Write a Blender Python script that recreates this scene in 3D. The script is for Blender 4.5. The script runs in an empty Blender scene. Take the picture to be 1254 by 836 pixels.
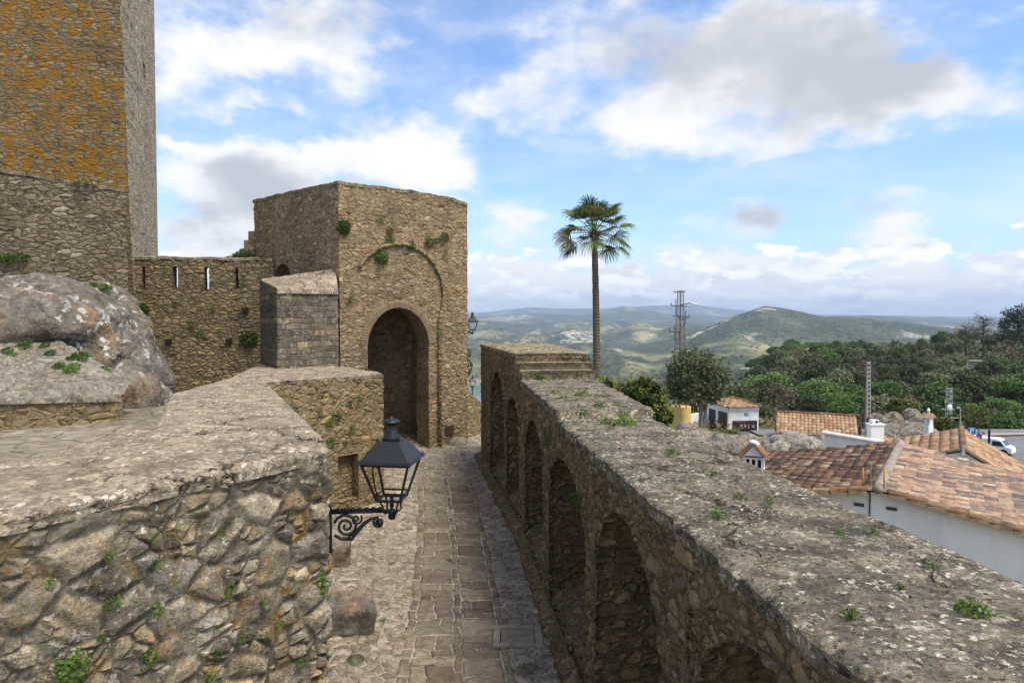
import bpy, bmesh, math, random
import numpy as np
from mathutils import Vector, Matrix, noise as mnoise
random.seed(7)
S = bpy.context.scene
COL = S.collection
PI = math.pi
F = 836.0
PITCH = math.atan(33.0 / 836.0)
CP, SP = math.cos(PITCH), math.sin(PITCH)

# ---------------------------------------------------------------- measuring the place
def ray(px, py):
    X, Y = (px - 627) / F, (418 - py) / F
    return Vector((X, CP + Y * SP, -SP + Y * CP))
def at(px, py, d):
    r = ray(px, py); return r * (d / r.y)
def atz(px, py, z):
    r = ray(px, py); return r * (z / r.z)
def on_wall(px, py, A, B, out=0.0):
    """point of the vertical plane through plan points A, B"""
    r = ray(px, py); dx, dy = B[0] - A[0], B[1] - A[1]
    t = (A[0] * dy - A[1] * dx) / (r.x * dy - r.y * dx)
    L = math.hypot(dx, dy)
    return r * t + Vector((dy / L, -dx / L, 0)) * out
def lerp(a, b, t): return a + (b - a) * t
def interp(x, pts):
    if x <= pts[0][0]: return pts[0][1]
    for (x0, y0), (x1, y1) in zip(pts, pts[1:]):
        if x <= x1: return y0 + (y1 - y0) * (x - x0) / (x1 - x0)
    return pts[-1][1]
def sstep(x, a, b):
    t = min(1, max(0, (x - a) / (b - a))); return t * t * (3 - 2 * t)

# ---------------------------------------------------------------- mesh builder
class MB:
    def __init__(s): s.v = []; s.f = []; s.m = []; s.uv = {}
    def vert(s, p): s.v.append((p[0], p[1], p[2])); return len(s.v) - 1
    def face(s, pts, m=0):
        i = len(s.v); s.v += [tuple(p) for p in pts]; s.f.append(tuple(range(i, i + len(pts)))); s.m.append(m)
    def grid(s, rows, m=0, uvs=None):
        """rows[i][j]; normal = d(i) x d(j)"""
        n, k = len(rows), len(rows[0]); b = len(s.v)
        for r in rows: s.v += [tuple(p) for p in r]
        for i in range(n - 1):
            for j in range(k - 1):
                a = b + i * k + j
                s.f.append((a, a + k, a + k + 1, a + 1)); s.m.append(m)
                if uvs: s.uv[len(s.f) - 1] = (uvs[i][j], uvs[i + 1][j], uvs[i + 1][j + 1], uvs[i][j + 1])
    def box(s, c, size, rot=None, m=0):
        hx, hy, hz = size[0] / 2, size[1] / 2, size[2] / 2
        P = [Vector((x, y, z)) for z in (-hz, hz) for x, y in ((-hx, -hy), (hx, -hy), (hx, hy), (-hx, hy))]
        if rot is not None: P = [rot @ p for p in P]
        c = Vector(c); b = len(s.v)
        s.v += [tuple(c + p) for p in P]
        for q in ((3, 2, 1, 0), (4, 5, 6, 7), (0, 1, 5, 4), (1, 2, 6, 5), (2, 3, 7, 6), (3, 0, 4, 7)):
            s.f.append(tuple(b + i for i in q)); s.m.append(m)
    def prism(s, base, top, m=0, cap=True):
        b = len(s.v); n = len(base); s.v += [tuple(p) for p in base] + [tuple(p) for p in top]
        for i in range(n):
            j = (i + 1) % n; s.f.append((b + i, b + j, b + n + j, b + n + i)); s.m.append(m)
        if cap:
            s.f.append(tuple(b + i for i in reversed(range(n)))); s.m.append(m)
            s.f.append(tuple(b + n + i for i in range(n))); s.m.append(m)
    def tube(s, pts, rad, k=6, m=0, cap=True):
        pts = [Vector(p) for p in pts]; n = len(pts)
        if not hasattr(rad, '__len__'): rad = [rad] * n
        b = len(s.v); up = Vector((0, 0, 1)); prev = None
        for i in range(n):
            t = (pts[min(i + 1, n - 1)] - pts[max(i - 1, 0)]).normalized()
            if prev is None:
                a = t.cross(up if abs(t.z) < .95 else Vector((1, 0, 0))).normalized()
            else:
                a = (prev - t * prev.dot(t)); a = a.normalized() if a.length > 1e-6 else t.orthogonal().normalized()
            prev = a; c = t.cross(a)
            for q in range(k):
                w = 2 * PI * q / k
                s.v.append(tuple(pts[i] + (a * math.cos(w) + c * math.sin(w)) * rad[i]))
        for i in range(n - 1):
            for q in range(k):
                r = (q + 1) % k
                s.f.append((b + i * k + q, b + i * k + r, b + (i + 1) * k + r, b + (i + 1) * k + q)); s.m.append(m)
        if cap:
            s.f.append(tuple(b + q for q in reversed(range(k)))); s.m.append(m)
            s.f.append(tuple(b + (n - 1) * k + q for q in range(k))); s.m.append(m)
    def lathe(s, prof, c, k=16, m=0):
        """prof [(r,z)] bottom to top round the vertical through c"""
        b = len(s.v); n = len(prof)
        for r, z in prof:
            for q in range(k):
                w = 2 * PI * q / k; s.v.append((c[0] + r * math.cos(w), c[1] + r * math.sin(w), c[2] + z))
        for i in range(n - 1):
            for q in range(k):
                r = (q + 1) % k
                s.f.append((b + i * k + q, b + i * k + r, b + (i + 1) * k + r, b + (i + 1) * k + q)); s.m.append(m)
        s.f.append(tuple(b + q for q in reversed(range(k)))); s.m.append(m)
        s.f.append(tuple(b + (n - 1) * k + q for q in range(k))); s.m.append(m)
    def build(s, name, mats, parent=None, smooth=False, merge=0, bevel=0, origin=None):
        if not isinstance(mats, (list, tuple)): mats = [mats]
        off = Vector(origin) if origin is not None else Vector((0, 0, 0))
        if parent is not None and origin is None: off = wloc(parent)
        V = np.array(s.v, dtype=np.float64) - np.array(off)
        me = bpy.data.meshes.new(name)
        me.from_pydata(V.tolist(), [], s.f)
        for m in mats: me.materials.append(m)
        if len(mats) > 1: me.polygons.foreach_set('material_index', s.m)
        if s.uv:
            ul = me.uv_layers.new(name='UVMap'); d = np.zeros((len(me.loops), 2))
            for fi, q in s.uv.items():
                ls = me.polygons[fi].loop_start
                for i in range(4): d[ls + i] = q[i]
            ul.data.foreach_set('uv', d.ravel())
        if merge or bevel:
            bm = bmesh.new(); bm.from_mesh(me)
            if merge: bmesh.ops.remove_doubles(bm, verts=bm.verts, dist=merge)
            if bevel:
                bmesh.ops.bevel(bm, geom=[e for e in bm.edges if len(e.link_faces) == 2 and e.calc_face_angle(0) > .5], offset=bevel, segments=2, affect='EDGES', profile=.5)
            bm.to_mesh(me); bm.free()
        if smooth: me.polygons.foreach_set('use_smooth', [True] * len(me.polygons))
        me.update()
        o = bpy.data.objects.new(name, me); COL.objects.link(o)
        if parent is not None: o.parent = parent
        else: o.location = off
        return o
LOC = {}
def wloc(o):
    return LOC.get(o.name, Vector((0, 0, 0)))
def tag(o, label, cat, group=None):
    o['label'] = label; o['category'] = cat
    if group: o['group'] = group
    return o
def thing(name, label, cat, loc=(0, 0, 0), group=None):
    o = bpy.data.objects.new(name, None); COL.objects.link(o); o.location = loc; o.empty_display_size = .2
    LOC[o.name] = Vector(loc)
    return tag(o, label, cat, group)
def struct(o, kind='structure'): o['kind'] = kind; return o
def copy_tree(o, loc=None, parent=None):
    c = o.copy(); COL.objects.link(c)
    if parent is not None: c.parent = parent
    if loc is not None: c.location = loc
    for ch in o.children: copy_tree(ch, None, c)
    return c

# ---------------------------------------------------------------- node shorthand
class NT:
    def __init__(s, tree): s.t = tree; s.n = tree.nodes; s.l = tree.links
    def node(s, typ, **kw):
        n = s.n.new(typ)
        for k, v in kw.items(): setattr(n, k, v)
        return n
    def put(s, sock, v):
        if isinstance(v, bpy.types.NodeSocket): s.l.new(v, sock)
        elif v is not None:
            if hasattr(v, '__len__') and len(v) == 3 and sock.type == 'RGBA': v = (*v, 1)
            sock.default_value = v
    def m(s, op, a, b=None, c=None, clamp=False):
        n = s.node('ShaderNodeMath', operation=op, use_clamp=clamp)
        for i, v in enumerate((a, b, c)):
            if v is not None: s.put(n.inputs[i], v)
        return n.outputs[0]
    def vm(s, op, a, b=None, c=None):
        n = s.node('ShaderNodeVectorMath', operation=op)
        for i, v in enumerate((a, b, c)):
            if v is not None: s.put(n.inputs[i], v)
        return n.outputs['Value'] if op in ('DOT_PRODUCT', 'LENGTH') else n.outputs[0]
    def noise(s, v, scale, detail=4, rough=.55, out='Fac', lac=2.0):
        n = s.node('ShaderNodeTexNoise'); s.put(n.inputs['Vector'], v)
        n.inputs['Scale'].default_value = scale; n.inputs['Detail'].default_value = detail; n.inputs['Roughness'].default_value = rough
        n.inputs['Lacunarity'].default_value = lac
        return n.outputs[out]
    def vor(s, v, scale, feature='F1', rand=1.0, out=None, dim='3D'):
        n = s.node('ShaderNodeTexVoronoi', feature=feature, voronoi_dimensions=dim); s.put(n.inputs['Vector'], v)
        n.inputs['Scale'].default_value = scale; n.inputs['Randomness'].default_value = rand
        return n.outputs[out or ('Color' if feature == 'F1' else 'Distance')]
    def ramp(s, f, pts, interp='LINEAR'):
        n = s.node('ShaderNodeValToRGB'); s.put(n.inputs[0], f); r = n.color_ramp; r.interpolation = interp
        while len(r.elements) < len(pts): r.elements.new(.5)
        for e, (p, c) in zip(r.elements, pts):
            e.position = p; e.color = (*c, 1) if hasattr(c, '__len__') else (c, c, c, 1)
        return n.outputs[0]
    def mix(s, f, a, b, mode='MIX'):
        n = s.node('ShaderNodeMix', data_type='RGBA', blend_type=mode); s.put(n.inputs[0], f); s.put(n.inputs[6], a); s.put(n.inputs[7], b)
        return n.outputs[2]
    def mixf(s, f, a, b):
        n = s.node('ShaderNodeMix', data_type='FLOAT'); s.put(n.inputs[0], f); s.put(n.inputs[2], a); s.put(n.inputs[3], b)
        return n.outputs[0]
    def ss(s, x, a, b, lo=0.0, hi=1.0):
        n = s.node('ShaderNodeMapRange', interpolation_type='SMOOTHSTEP'); s.put(n.inputs[0], x)
        n.inputs[1].default_value = a; n.inputs[2].default_value = b; n.inputs[3].default_value = lo; n.inputs[4].default_value = hi
        return n.outputs[0]
    def sep(s, v):
        n = s.node('ShaderNodeSeparateXYZ'); s.put(n.inputs[0], v); return n.outputs
    def comb(s, x, y, z):
        n = s.node('ShaderNodeCombineXYZ')
        for i, v in enumerate((x, y, z)): s.put(n.inputs[i], v)
        return n.outputs[0]
    def coord(s, which='Object'): return s.node('ShaderNodeTexCoord').outputs[which]
    def scalev(s, col, f): return s.vm('SCALE', col, None) if False else s.mix(1.0, col, f, 'MULTIPLY')

def new_mat(name, disp='BUMP'):
    m = bpy.data.materials.new(name); m.use_nodes = True; m.node_tree.nodes.clear()
    m.displacement_method = disp
    return m, NT(m.node_tree)
def finish(n, color, rough=.9, height=None, spec=.25, metal=0.0, normal_strength=None, dscale=1.0, mid=0.0):
    b = n.node('ShaderNodeBsdfPrincipled'); o = n.node('ShaderNodeOutputMaterial')
    n.put(b.inputs['Base Color'], color); n.put(b.inputs['Roughness'], rough); b.inputs['Specular IOR Level'].default_value = spec
    n.put(b.inputs['Metallic'], metal)
    n.l.new(b.outputs[0], o.inputs[0])
    if height is not None:
        d = n.node('ShaderNodeDisplacement'); n.put(d.inputs['Height'], height); d.inputs['Scale'].default_value = dscale; d.inputs['Midlevel'].default_value = mid
        n.l.new(d.outputs[0], o.inputs['Displacement'])
    return b
def plain(name, col, rough=.6, var=.25, scale=3.0, metal=0.0, spec=.3, bump=.004, bscale=40.0, streak=0.0):
    m, n = new_mat(name); co = n.coord()
    k = n.noise(co, scale, 5, .6)
    v = n.ss(k, .25, .75, 1 - var, 1 + var * .4)
    c = n.mix(1.0, col, n.comb(v, v, v), 'MULTIPLY')
    if streak:
        st = n.noise(n.vm('MULTIPLY', co, (3, 3, .35)), 1.0, 5, .65)
        c = n.mix(n.m('MULTIPLY', n.ss(st, .5, .75), streak), c, (.16, .14, .11))
    finish(n, c, rough, n.noise(co, bscale, 3), spec, metal, dscale=bump)
    return m

# ---------------------------------------------------------------- stone materials
def masonry(name, scale=3.0, zs=1.7, pal=None, mortar=(.33, .29, .22), mw=.10, disp=.03, small=.35, dark=.35, lichen=.25, orange=0.0, moss=.0,
            warp=.13, fine=1.0, tint=None, method='BOTH', mfill=.45, lowmoss=None, orange_hi=None, plane=None, flat=3.2, soil=.8, skim_top=None, contrast=1.0):
    pal = pal or [(0, (.13, .10, .07)), (.25, (.22, .165, .11)), (.5, (.30, .23, .15)), (.72, (.26, .225, .175)), (.88, (.36, .29, .19)), (1, (.20, .185, .165))]
    m, n = new_mat(name, method); co = n.coord()
    w = n.noise(co, 2.3, 3, .6, 'Color')
    co2 = n.vm('ADD', co, n.vm('MULTIPLY', n.vm('SUBTRACT', w, (.5, .5, .5)), (warp * 2, warp * 2, warp * 1.2)))
    dm = '3D'
    if plane:
        q = n.sep(co2); dm = '2D'
        cz = n.comb(n.m('ADD', n.m('MULTIPLY', q[0], plane[0]), n.m('MULTIPLY', q[1], plane[1])), n.m('MULTIPLY', q[2], zs), 0)
    else: cz = n.vm('MULTIPLY', co2, (1, 1, zs))
    c1 = n.sep(n.vor(cz, scale, dim=dm)); e1 = n.vor(cz, scale, 'DISTANCE_TO_EDGE', dim=dm)
    c2 = n.sep(n.vor(cz, scale * 2.1, dim=dm)); e2 = n.vor(cz, scale * 2.1, 'DISTANCE_TO_EDGE', dim=dm)
    # some cells are broken into small stones
    pick = n.m('LESS_THAN', c1[2], small)
    rnd = n.mixf(pick, c1[0], c2[0]); rnd2 = n.mixf(pick, c1[1], c2[1])
    edge = n.mixf(pick, e1, n.m('MINIMUM', n.m('MULTIPLY', e2, 1.0), e1))
    en = n.noise(co, 14, 4, .65)
    edge = n.m('ADD', edge, n.m('MULTIPLY', n.m('SUBTRACT', en, .5), mw * .9))
    stone = n.ss(edge, mw * .15, mw)                                  # 0 in the joint
    dome = n.ss(edge, mw * .1, mw * flat)
    big = n.noise(co, .55, 5, .6); med = n.noise(co, 6, 6, .65); fin = n.noise(co, 38, 5, .7)
    col = n.ramp(rnd, pal)
    v = n.ss(med, .25, .78, .55, 1.32) if contrast == 1 else n.ss(med, .31, .72, .45, 1.5); col = n.mix(1.0, col, n.comb(v, v, v), 'MULTIPLY')
    v = n.ss(fin, .28, .75, .62, 1.3); col = n.mix(fine * .8, col, n.mix(1.0, col, n.comb(v, v, v), 'MULTIPLY'))
    v = n.ss(n.noise(co, 9, 5, .7), .3, .7, .45, 1.15)
    mcol = n.mix(1.0, mortar, n.comb(v, v, v), 'MULTIPLY')
    deep = n.ss(edge, -mw * .25, mw * .3)
    mcol = n.mix(n.m('MULTIPLY', n.ss(n.noise(co, 3.1, 4, .6), .42, .58), soil), mcol, (.035, .029, .021))   # open, eaten-out joints full of soil
    col = n.mix(stone, mcol, col)
    # old mortar skim smeared over some stones
    skim = n.m('MULTIPLY', n.ss(n.noise(co, 1.7, 6, .65), .52, .62), mfill)
    if skim_top:
        zz = n.m('ADD', n.sep(co)[2], n.m('MULTIPLY', n.m('SUBTRACT', n.noise(co, 2.2, 5, .65), .5), .45))
        skim = n.m('MAXIMUM', skim, n.m('MULTIPLY', n.ss(zz, skim_top[0], skim_top[1]), .88))
    col = n.mix(skim, col, mcol)
    # dark grime
    g = n.m('MULTIPLY', n.ss(n.m('ADD', n.m('MULTIPLY', big, .6), n.m('MULTIPLY', med, .4)), .46, .68), dark)
    col = n.mix(g, col, (.062, .056, .048))
    if lichen:
        l = n.m('MULTIPLY', n.ss(n.noise(co, 17, 5, .7), .57, .64), n.ss(n.noise(co, 1.3, 4, .6), .42, .62))
        col = n.mix(n.m('MULTIPLY', l, lichen), col, (.50, .48, .43))
        l = n.m('MULTIPLY', n.ss(n.noise(n.vm('ADD', co, (7.3, 1, 4)), 8, 5, .75), .6, .66), lichen)
        col = n.mix(l, col, (.30, .28, .25))
    if orange:
        l = n.m('MULTIPLY', n.ss(n.noise(n.vm('ADD', co, (31, 3, 9)), 3.4 if orange > .9 else 5.5, 8, .74), .46 if orange > .9 else .52, .56 if orange > .9 else .62), n.ss(n.noise(n.vm('ADD', co, (3, 13, 9)), .5 if orange > .9 else .33, 5, .65), .30 if orange > .9 else .38, .50 if orange > .9 else .58))
        if orange_hi is not None:
            z = n.sep(co)[2]; l = n.m('MULTIPLY', l, n.ss(z, orange_hi[0], orange_hi[1]))
        oc = n.ramp(n.noise(co, 3.5, 3), [(.3, (.215, .11, .012)), (.55, (.30, .165, .02)), (.75, (.21, .165, .045))])
        col = n.mix(n.m('MULTIPLY', l, orange), col, oc)
    if moss:
        l = n.m('MULTIPLY', n.ss(n.noise(n.vm('ADD', co, (1, 23, 9)), 4.5, 6, .7), .58, .66), n.ss(n.noise(n.vm('ADD', co, (5, 3, 19)), .8, 3, .6), .45, .6))
        l = n.m('MULTIPLY', l, n.ss(edge, mw * 2.4, mw * .4))
        col = n.mix(n.m('MULTIPLY', l, moss), col, (.055, .085, .018))
    if tint: col = n.mix(1.0, col, tint, 'MULTIPLY')
    h = n.m('MULTIPLY', dome, n.m('ADD', n.m('MULTIPLY', rnd2, .75), .45))
    h = n.m('ADD', h, n.m('MULTIPLY', n.m('SUBTRACT', med, .5), .9))
    h = n.m('ADD', h, n.m('MULTIPLY', n.m('SUBTRACT', fin, .5), .28 * fine))
    h = n.m('ADD', h, n.m('MULTIPLY', n.m('SUBTRACT', big, .5), 1.2))
    h = n.mixf(skim, h, n.m('ADD', n.m('MULTIPLY', h, .45), .35))
    finish(n, col, .93, h, .2, dscale=disp, mid=.5)
    return m

def coping_mat(name, base=(.25, .22, .18), lime=(.46, .43, .38), dark=(.055, .052, .048), white=.55, disp=.018, blk=.5, stretch=(1, 1, 1), method='BOTH', tint=None, size=1.0):
    """old lime mortar capping: crusty, grey-black lichen with pale blotches"""
    m, n = new_mat(name, method); co = n.vm('MULTIPLY', n.coord(), stretch)
    big = n.noise(co, .9, 5, .6); med = n.noise(co, 4.5 * size, 7, .68); fin = n.noise(co, 26 * size, 5, .7)
    cell = n.sep(n.vor(n.vm('ADD', co, n.vm('MULTIPLY', n.noise(co, 6, 3, .6, 'Color'), (.2, .2, .2))), 5.0 * size))
    v = n.ss(med, .3, .72, .55, 1.25); col = n.mix(1.0, base, n.comb(v, v, v), 'MULTIPLY')
    v = n.ss(cell[0], 0, 1, .75, 1.2); col = n.mix(1.0, col, n.comb(v, v, v), 'MULTIPLY')
    d = n.m('MULTIPLY', n.ss(n.m('ADD', n.m('MULTIPLY', med, .45), n.m('MULTIPLY', n.noise(n.vm('ADD', co, (4, 9, 2)), 2.1, 5, .65), .55)), .44, .6), blk)
    col = n.mix(d, col, dark)
    wz = n.m('MULTIPLY', n.ss(n.noise(n.vm('ADD', co, (14, 9, 2)), 13 * size, 6, .72), .55, .61), n.ss(n.noise(n.vm('ADD', co, (2, 19, 2)), 1.4, 4, .6), .36, .6))
    wz = n.m('MAXIMUM', wz, n.m('MULTIPLY', n.ss(n.noise(n.vm('ADD', co, (24, 9, 2)), 5.5 * size, 7, .75), .565, .61), .9))
    col = n.mix(n.m('MULTIPLY', wz, white), col, n.mix(cell[1], lime, (.36, .32, .26)))
    wc = n.vm('ADD', co, n.vm('MULTIPLY', n.noise(co, 30 * size, 4, .65, 'Color'), (.07, .07, .07)))
    sp = n.sep(n.vor(wc, 23 * size)); sd_ = n.vor(wc, 23 * size, out='Distance')
    wm = n.ss(n.noise(n.vm('ADD', co, (41, 9, 2)), 1.5, 6, .7), .38, .66)
    s1 = n.m('MULTIPLY', n.m('MULTIPLY', n.m('GREATER_THAN', n.m('ADD', sp[0], n.m('MULTIPLY', wm, .55)), 1.16), n.ss(sd_, .55, .40)), white)
    col = n.mix(s1, col, n.mix(sp[1], lime, (.62, .60, .55)))
    s2 = n.m('MULTIPLY', n.m('GREATER_THAN', sp[2], .74), n.m('MULTIPLY', n.ss(sd_, .6, .35), blk)); col = n.mix(s2, col, dark)
    ck = n.ss(n.vor(n.vm('ADD', co, n.vm('MULTIPLY', n.noise(co, 1.3, 5, .65, 'Color'), (1.3, 1.3, .5))), .8, 'DISTANCE_TO_EDGE'), .0, .022)
    ck = n.mixf(n.ss(n.noise(n.vm('ADD', co, (8, 1, 2)), 1.1, 3, .6), .42, .55), 1.0, ck)
    col = n.mix(ck, (.05, .043, .033), col)
    v = n.ss(fin, .25, .75, .55, 1.35); col = n.mix(1.0, col, n.comb(v, v, v), 'MULTIPLY')
    ol = n.m('MULTIPLY', n.ss(n.noise(n.vm('ADD', co, (9, 29, 2)), 9, 4, .7), .66, .7), .5)
    col = n.mix(ol, col, (.30, .17, .04))
    if tint: col = n.mix(1.0, col, tint, 'MULTIPLY')
    h = n.m('ADD', n.m('MULTIPLY', n.m('SUBTRACT', big, .5), 3.0), n.m('ADD', n.m('MULTIPLY', n.m('SUBTRACT', med, .5), 1.8), n.m('ADD', n.m('MULTIPLY', cell[0], .45), n.m('ADD', n.m('ADD', n.m('MULTIPLY', fin, .5), n.m('MULTIPLY', ck, .9)), n.m('MULTIPLY', wz, .15)))))
    finish(n, col, .95, h, .15, dscale=disp, mid=.4)
    return m

def rock_mat(name, base=(.27, .24, .20), dark=(.07, .062, .052), white=.6, disp=.05, warm=.5, method='BOTH', cracks=.8):
    m, n = new_mat(name, method); co = n.coord()
    big = n.noise(co, .7, 6, .62); med = n.noise(co, 3.2, 8, .68); fin = n.noise(co, 22, 5, .7)
    col = n.mix(n.ss(big, .38, .62), base, (.20, .18, .155))
    col = n.mix(n.m('MULTIPLY', n.ss(n.noise(n.vm('ADD', co, (3, 8, 1)), 1.1, 5, .6), .52, .66), warm), col, (.33, .20, .10))
    v = n.ss(med, .28, .74, .45, 1.25); col = n.mix(1.0, col, n.comb(v, v, v), 'MULTIPLY')
    st = n.noise(n.vm('MULTIPLY', co, (2.2, 2.2, .5)), 1.4, 6, .65)
    col = n.mix(n.m('MULTIPLY', n.ss(st, .52, .7), .75), col, dark)
    wz = n.m('MULTIPLY', n.ss(n.noise(n.vm('ADD', co, (14, 9, 2)), 3.6, 7, .72), .535, .585), n.ss(n.noise(n.vm('ADD', co, (2, 19, 2)), .8, 3, .6), .42, .58))
    col = n.mix(n.m('MULTIPLY', wz, white), col, (.52, .50, .46))
    v = n.ss(fin, .25, .75, .65, 1.3); col = n.mix(1.0, col, n.comb(v, v, v), 'MULTIPLY')
    cr = n.ss(n.vor(n.vm('ADD', co, n.vm('MULTIPLY', n.noise(co, 1.5, 4, .6, 'Color'), (.9, .9, .9))), .55, 'DISTANCE_TO_EDGE'), 0, .035)
    cr = n.mixf(cracks, 1.0, cr); col = n.mix(cr, (.05, .045, .035), col)
    h = n.m('ADD', n.m('MULTIPLY', med, 1.6), n.m('ADD', n.m('MULTIPLY', fin, .22), n.m('ADD', n.m('MULTIPLY', big, 1.6), n.m('MULTIPLY', cr, .7))))
    finish(n, col, .93, h, .2, dscale=disp, mid=2.0)
    return m

def leaf_mat(name, lo, hi, var=.5, trans=.25, rough=.55):
    m, n = new_mat(name)
    isl = n.node('ShaderNodeNewGeometry').outputs['Random Per Island']; oi = n.node('ShaderNodeObjectInfo').outputs['Random']
    f = n.m('ADD', n.m('MULTIPLY', isl, .7), n.m('MULTIPLY', oi, .3))
    col = n.mix(f, lo, hi)
    v = n.ss(oi, 0, 1, 1 - var * .5, 1 + var * .5); col = n.mix(1.0, col, n.comb(v, v, v), 'MULTIPLY')
    b = n.node('ShaderNodeBsdfPrincipled'); n.put(b.inputs['Base Color'], col); b.inputs['Roughness'].default_value = rough; b.inputs['Specular IOR Level'].default_value = .25
    t = n.node('ShaderNodeBsdfTranslucent'); n.put(t.inputs[0], col)
    x = n.node('ShaderNodeMixShader'); x.inputs[0].default_value = trans
    n.l.new(b.outputs[0], x.inputs[1]); n.l.new(t.outputs[0], x.inputs[2])
    o = n.node('ShaderNodeOutputMaterial'); n.l.new(x.outputs[0], o.inputs[0])
    return m

def tile_mat(name, pal, stain=.5, stainc=(.06, .05, .04), pale=.25):
    m, n = new_mat(name); uv = n.coord('UV'); co = n.coord()
    s = n.sep(uv); fx, fy = n.m('FLOOR', s[0]), n.m('FLOOR', s[1])
    wn = n.node('ShaderNodeTexWhiteNoise', noise_dimensions='2D'); n.put(wn.inputs['Vector'], n.comb(fx, fy, 0))
    col = n.ramp(wn.outputs['Value'], pal)
    v = n.ss(n.noise(co, 7, 5, .65), .28, .74, .65, 1.2); col = n.mix(1.0, col, n.comb(v, v, v), 'MULTIPLY')
    wn2 = n.sep(wn.outputs['Color'])
    st = n.m('MULTIPLY', n.ss(n.m('ADD', n.noise(n.vm('ADD', co, (3, 1, 7)), 1.3, 6, .7), n.m('MULTIPLY', wn2[1], .22)), .55, .75), stain)
    col = n.mix(st, col, stainc)
    pl = n.m('MULTIPLY', n.ss(n.noise(n.vm('ADD', co, (13, 1, 7)), 4, 5, .7), .56, .66), pale)
    col = n.mix(pl, col, (.42, .36, .27))
    finish(n, col, .85, n.noise(co, 30, 4, .6), .25, dscale=.01)
    return m

# ---------------------------------------------------------------- walls with openings
def polyline(pts):
    """arc-length parametrised plan polyline"""
    P = [Vector(p[:2]) for p in pts]; s = [0.0]
    for a, b in zip(P, P[1:]): s.append(s[-1] + (b - a).length)
    def f(t):
        t = min(max(t, 0), s[-1])
        for i in range(len(P) - 1):
            if t <= s[i + 1] + 1e-9: return P[i].lerp(P[i + 1], (t - s[i]) / (s[i + 1] - s[i]))
        return P[-1]
    f.s = s; f.L = s[-1]
    return f
def spaced(a, b, step, extra=()):
    n = max(1, int(round((b - a) / step))); v = [a + (b - a) * i / n for i in range(n + 1)]
    return v
def facewall(mb, P, z0, zb, zs, zt, openings, step, n0, n1, n2, inward=None, n3=None, s0=0.0, s1=None, m=0, mo=0, odepth=8):
    """A vertical wall along plan curve P(s) (left to right seen from outside). z0,zb,zs,zt: floor, sill, springing, top as functions of s.
    openings: dicts sa, sb, crown(z), depth, back(bool), sill_back(z) , pointed"""
    if s1 is None: s1 = P.L
    outl = []
    def norm_in(s):
        a, b = P(s - .02), P(s + .02); d = (b - a).normalized(); return Vector((-d.y, d.x))
    def row(ss, lo, hi, k):
        return [[(*P(s), lerp(lo(s), hi(s), j / k)) for j in range(k + 1)] for s in ss]
    cur = s0
    for o in sorted(openings, key=lambda o: o['sa']) + [None]:
        end = o['sa'] if o else s1
        if end - cur > 1e-6:
            ss = spaced(cur, end, step)
            mb.grid(row(ss, z0, zb, n0), m); mb.grid(row(ss, zb, zs, n1), m); mb.grid(row(ss, zs, zt, n2), m)
            outl += ss if not outl else ss[1:]
        if not o: break
        sa, sb, zc = o['sa'], o['sb'], o['crown']
        nn = max(12, int((sb - sa) / step * 1.25)); c, hw = (sa + sb) / 2, (sb - sa) / 2
        ss = [c - hw * math.cos(PI * i / nn) for i in range(nn + 1)]
        pw = o.get('pw', .5)
        def arch(s, c=c, hw=hw, zc=zc, pw=pw):
            q = max(0.0, 1 - ((s - c) / hw) ** 2); return zs(s) + (zc - zs(s)) * q ** pw
        mb.grid(row(ss, z0, zb, n0), m)
        mb.grid(row(ss, arch, zt, n2), m)
        outl += ss[1:]
        dp = o['depth']; nd = o.get('nd', odepth)
        sp = o.get('splay', 0.0); rise = o.get('rise', 0.0)
        def inp(s, q, z):
            d = norm_in(c) * dp * q; p = P(c) + (P(s) - P(c)) * (1 - sp * q) + d; return (p.x, p.y, z)
        jz = [j / n1 for j in range(n1 + 1)]
        # outline loop: up the first jamb, over the arch, down the second
        loop = [(sa, lerp(zb(sa), zs(sa), t)) for t in jz] + [(s, arch(s)) for s in ss[1:-1]] + [(sb, lerp(zb(sb), zs(sb), t)) for t in reversed(jz)]
        def dz(z, q): return z + rise * q * max(0.0, 1 - (z - zb(c)) / max(.1, (zs(c) - zb(c))))
        mb.grid([[inp(s, k / nd, dz(z, k / nd)) for k in range(nd + 1)] for s, z in loop], mo)
        mb.grid([[inp(s, k / nd, dz(zb(s), k / nd)) for s in reversed(ss)] for k in range(nd + 1)][::-1], o.get('mf', mo))
        if o.get('back', True):
            kb = max(8, n1)
            mb.grid([[inp(s, 1, lerp(dz(zb(s), 1), arch(s), j / kb)) for j in range(kb + 1)] for s in ss], o.get('mb', mo))
        cur = sb
    return outl
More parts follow.
